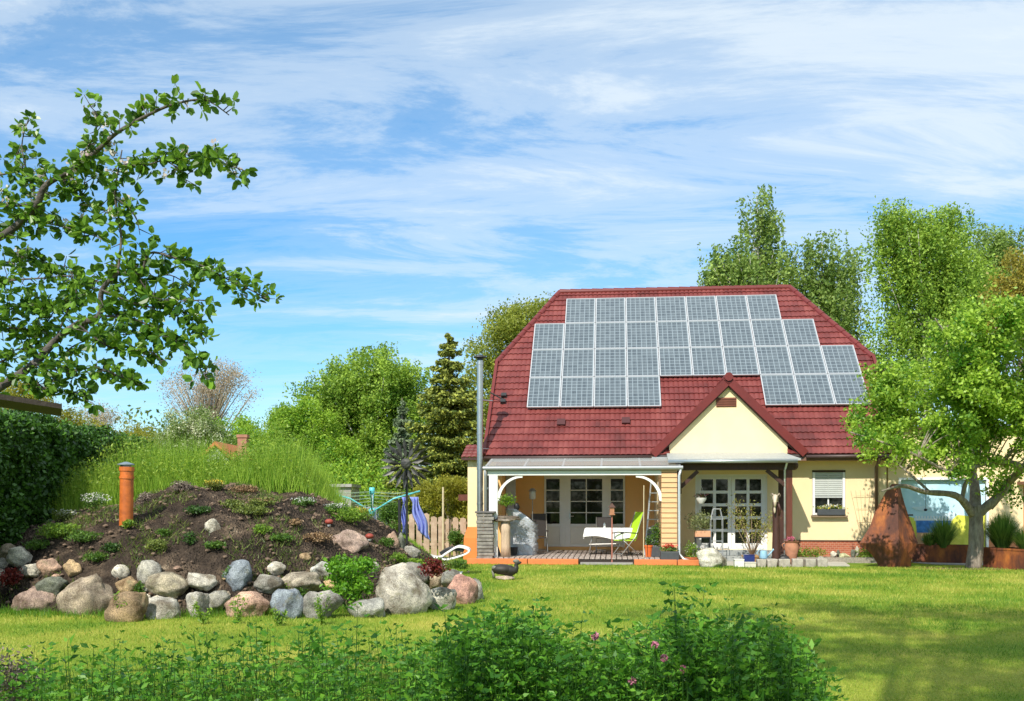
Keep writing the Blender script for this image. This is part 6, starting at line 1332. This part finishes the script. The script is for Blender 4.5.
# ================================================================ apple tree on the left (trunk out of frame)
t = thing('apple_tree', 'near apple tree with dark branches, green leaves and faded blossom reaching in from the left', 'tree', (-5.6, 7.0, 0), 0)
def ap(px, py, Y): q = P(px, py, Y); return Vector((q.x+5.6, q.y-7.0, q.z))
g = MB(); segs = []
g.tube([(0, 0, -.1), (.03, 0, .8), (-.05, 0, 1.4)], [.16, .13, .12], 12)
def ab(pts, r0, r1, Ya, Yb, twig=1.0):
    n = len(pts); V = [ap(p[0], p[1], Ya+(Yb-Ya)*i/(n-1)+random.uniform(-.06, .06)) for i, p in enumerate(pts)]; out = []
    for i in range(n-1):
        p0, p1, p2, p3 = V[max(i-1, 0)], V[i], V[i+1], V[min(i+2, n-1)]
        for j in range(5): q = j/5; out.append(.5*((2*p1)+(p2-p0)*q+(2*p0-5*p1+4*p2-p3)*q*q+(3*p1-p0-3*p2+p3)*q**3))
    out.append(V[-1]); m = len(out); g.tube(out, [.68*(r0+(r1-r0)*i/(m-1)) for i in range(m)], 8); segs.append((out, twig)); return out
g.tube([(-.05, 0, 1.3), ap(-110, 440, 6.9), ap(-60, 418, 6.9)], [.10, .06, .035], 9); g.tube([(-.05, 0, 1.3), ap(-190, 330, 7.1), ap(-40, 250, 7.0)], [.09, .05, .030], 9)
ab([(-60, 418), (0, 387), (35, 363), (56, 340), (78, 324), (99, 316), (102, 290), (119, 272)], .050, .020, 6.9, 6.6, .8)
ab([(118, 272), (121, 235), (115, 195), (119, 167), (122, 150)], .013, .006, 6.6, 6.7, 1)
ab([(119, 272), (140, 273), (150, 253), (175, 258), (200, 265), (225, 278), (247, 288), (267, 299)], .014, .005, 6.6, 6.2, 1.9)
ab([(119, 272), (145, 280), (170, 275), (195, 290)], .010, .004, 6.6, 6.8, 1.6)
ab([(-40, 250), (0, 237), (25, 218), (38, 203), (46, 185), (75, 168), (100, 148), (118, 132), (150, 114), (175, 104), (205, 100), (229, 115)], .042, .005, 7.0, 6.5, 1.4)
ab([(118, 160), (140, 166), (165, 160), (195, 158), (220, 163), (243, 170)], .009, .004, 6.7, 6.4, 2.0); ab([(165, 160), (182, 172), (188, 186)], .006, .003, 6.6, 6.6, 2)
ab([(38, 203), (18, 206), (-8, 205)], .015, .008, 6.9, 7.1, 1.6); ab([(38, 203), (28, 175), (22, 145), (28, 120)], .012, .004, 6.9, 7.0, 1.8); ab([(75, 168), (92, 140), (98, 118), (90, 106)], .010, .004, 6.8, 6.7, 1.8)
ab([(0, 225), (30, 222), (60, 226), (95, 236), (102, 240)], .010, .004, 7.1, 6.8, 1.8); ab([(0, 175), (25, 172), (45, 185)], .010, .005, 7.1, 6.9, 1.4)
ab([(99, 316), (130, 318), (158, 330), (178, 340), (190, 352), (207, 380)], .012, .004, 6.6, 6.2, 2.0); ab([(102, 290), (140, 305), (175, 310), (195, 320), (203, 340)], .010, .004, 6.6, 6.4, 2.0)
ab([(56, 338), (72, 300), (76, 290), (70, 270)], .010, .004, 6.8, 6.9, 1.7); ab([(-20, 285), (15, 280), (45, 278), (75, 276), (105, 284)], .012, .005, 7.1, 6.8, 1.8)
ab([(-20, 320), (15, 308), (45, 305), (80, 298)], .012, .005, 7.2, 7.0, 2.0); ab([(35, 363), (65, 372), (95, 368), (125, 378), (140, 385)], .011, .004, 6.8, 6.4, 2.2); ab([(-20, 370), (20, 352), (45, 325), (60, 300)], .014, .005, 7.3, 7.1, 2.2)
ab([(20, 374), (50, 390), (75, 392), (85, 400)], .009, .004, 6.8, 6.7, 2.2); ab([(78, 324), (105, 345), (125, 350), (150, 352), (165, 365)], .009, .004, 6.6, 6.5, 2.0); ab([(-25, 345), (0, 330), (30, 330), (50, 345)], .012, .005, 7.2, 7.3, 2.4)
ab([(-20, 265), (10, 262), (40, 262), (70, 268)], .011, .005, 7.3, 7.1, 2.0); ab([(119, 200), (135, 215), (140, 235)], .007, .003, 6.7, 6.7, 1.5); ab([(60, 175), (75, 195), (95, 205), (110, 215)], .008, .003, 6.9, 6.9, 1.6); ab([(100, 148), (85, 180), (80, 210)], .007, .003, 6.9, 6.9, 1.5)
ab([(140, 280), (155, 300), (170, 300), (205, 300)], .008, .003, 6.5, 6.3, 1.8); ab([(60, 360), (75, 345), (110, 335), (130, 335)], .008, .003, 6.9, 7.1, 2.0)
LA = []; AX = []; BL_ = []
for out, tw in segs:
    for i in range(2, len(out)):
        a_, b_ = out[i-1], out[i]; ln = (b_-a_).length; c = ln*23.0*tw; nn = int(c)+(random.random() < c % 1)
        for _ in range(nn):
            p = a_.lerp(b_, random.random()); dirv = Vector((random.gauss(0, 1), random.gauss(0, 1), random.gauss(.25, .8))).normalized(); Lt = random.uniform(.02, .11); e = p+dirv*Lt
            g.tube([p, e], [.004, .002], 4, cap=False)
            for _ in range(random.randint(4, 8)):
                d2 = (dirv*.4+Vector((random.gauss(0, 1), random.gauss(0, 1), random.gauss(-.25, .8)))).normalized(); ls = random.uniform(.038, .080)
                LA.append(tuple(e+d2*(ls*.5+.01))); AX.append((*d2, ls))
            if random.random() < .2 and e.z > 3.4: BL_.append(tuple(e+Vector((0, 0, .02))))
g.build('trunk', mat('bark_apple', (.055, .045, .040), .85, .4, 9, bump=.6, bscale=40, c2=(.15, .13, .115)), t, True)
LA = np.array(LA); AX = np.array(AX); d = AX[:, :3]; ls = AX[:, 3:4]; Bv = rng.normal(size=d.shape); Bv = unit(Bv-d*(d*Bv).sum(1, keepdims=True)); Nn = np.cross(d, Bv)
# six-cornered rounded leaf, folded along the midrib: two quads
def lv(a, b, n): return LA+d*ls*a+Bv*ls*b+Nn*ls*n
V = np.concatenate([np.stack([lv(-.5, 0, 0), lv(-.15, .30, .10), lv(.28, .25, .08), lv(.5, 0, -.05)], 1), np.stack([lv(.5, 0, -.05), lv(.28, -.25, .08), lv(-.15, -.30, .10), lv(-.5, 0, 0)], 1)])
r_ = rng.random(len(LA)); npmesh('crown', V.reshape(-1, 3), 4, leafmat('leaf_apple', (.025, .09, .010), (.19, .36, .035), .35, .35), t, rnd=np.concatenate([r_, r_]))
BQ = np.repeat(np.array(BL_), 9, axis=0)+rng.normal(size=(len(BL_)*9, 3))*.02; npmesh('blossom', leafverts(BQ, .028, asp=.9), 4, leafmat('apple_blossom', (.50, .38, .38), (.80, .74, .72), .3), t)

# ================================================================ foreground weeds
CLV = leafmat('leaf_clover', (.03, .12, .015), (.18, .40, .04), .4, .45, mid=(.075, .23, .02))
def weeds(n, px0, px1, topf, Y0, Y1, name, label, step=.042, ls=.056, exact=None):
    Ys = rng.uniform(Y0, Y1, n); px = rng.uniform(px0, px1, n); top = topf(px)+rng.normal(4, 13, n)+rng.random(n)**2*(35 if px0 < 0 else 0)+8*(rng.random(n)**3)*0
    if exact: Ys[:], px[:], top[:] = exact
    Hh = np.clip(HC-(top-HY)*Ys/F, .12, 1.3); X = (px-512)*Ys/F; C = []; T = MB(); ax = []
    for i in range(n):
        lean = rng.normal(size=2)*.10*Hh[i]; m_ = int(Hh[i]/step); f = np.linspace(.10, 1, m_)
        base = np.array((X[i], Ys[i], 0)); tip = np.array((lean[0], lean[1], Hh[i])); p = base+np.outer(f, tip)+np.outer(f*(1-f), rng.normal(size=3)*.06)
        T.tube([tuple(base), tuple(base+tip*.5), tuple(base+tip)], [.004, .003, .0015], 3, cap=False)
        a = np.arange(m_)*2.4+rng.random()*6; rad = (.02+.075*(1-f**2*.7))*rng.uniform(.5, 1.2, m_); c = p+np.stack([np.cos(a)*rad, np.sin(a)*rad, rad*.3], 1)
        for q in range(3):
            aa = a+(q-1)*1.0; o = np.stack([np.cos(aa), np.sin(aa), .25+0*aa], 1); C.append(c+o*ls*.5); ax.append(o)
    C = np.concatenate(C); ax = np.concatenate(ax)
    V = leafverts(C, ls*rng.choice([.55, .8, 1.0, 1.3], len(C)), axis=ax, asp=.45, flat=.3, curl=.5); return V, T
def topR(px): return np.interp(px, [428, 445, 470, 500, 540, 575, 610, 640, 690, 740, 775, 800, 812, 825], [672, 646, 628, 622, 630, 650, 656, 640, 634, 628, 638, 650, 672, 710])
t = thing('clover_bed', 'dense tall clover and alfalfa growth filling the bottom centre of the photo', 'weeds', (0, 0, 0), 0); t['kind'] = 'stuff'
V, T = weeds(720, 432, 838, topR, 5.8, 8.0, '', ''); npmesh('foliage', V, 4, CLV, t); T.build('stem', LMID, t)
def topL(px): return np.interp(px, [-60, 0, 40, 90, 140, 200, 250, 300, 340, 400, 440], [640, 650, 664, 660, 644, 648, 642, 632, 642, 650, 645])
t = thing('meadow_weeds', 'looser tall weeds along the bottom left of the photo', 'weeds', (0, 0, 0), 0); t['kind'] = 'stuff'
V, T = weeds(330, -70, 440, topL, 5.4, 8.6, '', '', step=.040, ls=.050); npmesh('foliage', V, 4, CLV, t); T.build('stem', LMID, t)
n = 4500; Yq = rng.uniform(5.2, 9.0, n); pxq = rng.uniform(-80, 445, n); q = np.stack([(pxq-512)*Yq/F, Yq], 1)
tag(blades('meadow_grass', 0, q, rng.uniform(.08, .34, n), rng.uniform(.006, .012, n), leafmat('meadow_blade', (.05, .13, .012), (.16, .32, .03), .35), .3), 'long grass blades mixed between the weeds at the bottom left', 'grass', kind='stuff')
for px, py, l in ((682, 588, 'single tall alfalfa stem standing above the clover bed'), (516, 612, 'leafy alfalfa tip at the left hump of the clover bed'), (778, 620, 'slim alfalfa tip near the right end of the clover bed')):
    Yw = 6.2; t = thing('alfalfa_stem', l, 'weed', ((px-512)*Yw/F, Yw, 0), 0, 'alfalfa stems above the clover bed'); V, T = weeds(3, px, px, topR, Yw, Yw, '', '', exact=(Yw, px, py), step=.022)
    V = V-np.array((t.location.x, t.location.y, 0)); T.v = [(a-t.location.x, b-t.location.y, c) for a, b, c in T.v]; npmesh('foliage', V, 4, CLV, t); T.build('stem', LMID, t)
for px, py, l in ((655, 645, 'upper left pink clover head of the group in the clover bed'), (664, 658, 'tall pink clover head right below the upper one'), (683, 669, 'pink clover head furthest right in the clover bed'), (632, 681, 'low pinkish clover head left of the others'), (595, 636, 'faded brownish pink clover head alone on the left')):
    Yw = 5.9; q = P(px, py, Yw); t = thing('clover_flower', l, 'flower', (q.x, Yw, 0), 0, 'pink clover flowers'); g = MB(); g.tube([(0, .05, 0), (0, .02, q.z*.5), (0, 0, q.z)], .003, 5); g.build('stem', LMID, t)
    qq = unit(rng.normal(size=(90, 3)))*.020+np.array((0, 0, q.z)); npmesh('flower_head', leafverts(qq, .018), 4, leafmat('clover_pink', (.35, .08, .16), (.65, .28, .38), .2), t)
p_ = P(14, 660, 7.4); t = thing('heather_plant', 'grey-purple heather plant at the bottom left corner', 'plant', (p_.x, 7.4, 0), 0); plantballs('foliage', t, 900, (0, 0, .35), (.22, .2, .2), .035, HEATH); g = MB(); g.tube([(0, 0, 0), (0, 0, .3)], .01); g.build('stem', BARK, t)
# trees behind the viewer that shade the near lawn
tree('garden_tree', 'tall leafy tree behind the viewer, outside the photo, shading the near lawn', -1.6, -2.6, [((.6, 3.0, 12.2), (4.4, 4.4, 2.6)), ((2.6, 2.4, 13.4), (4.2, 3.6, 2.4)), ((5.0, 2.6, 11.6), (4.6, 3.6, 2))], 16, .28, L_lime, 200, 70, .19, (.35, .35, .3), BARK)
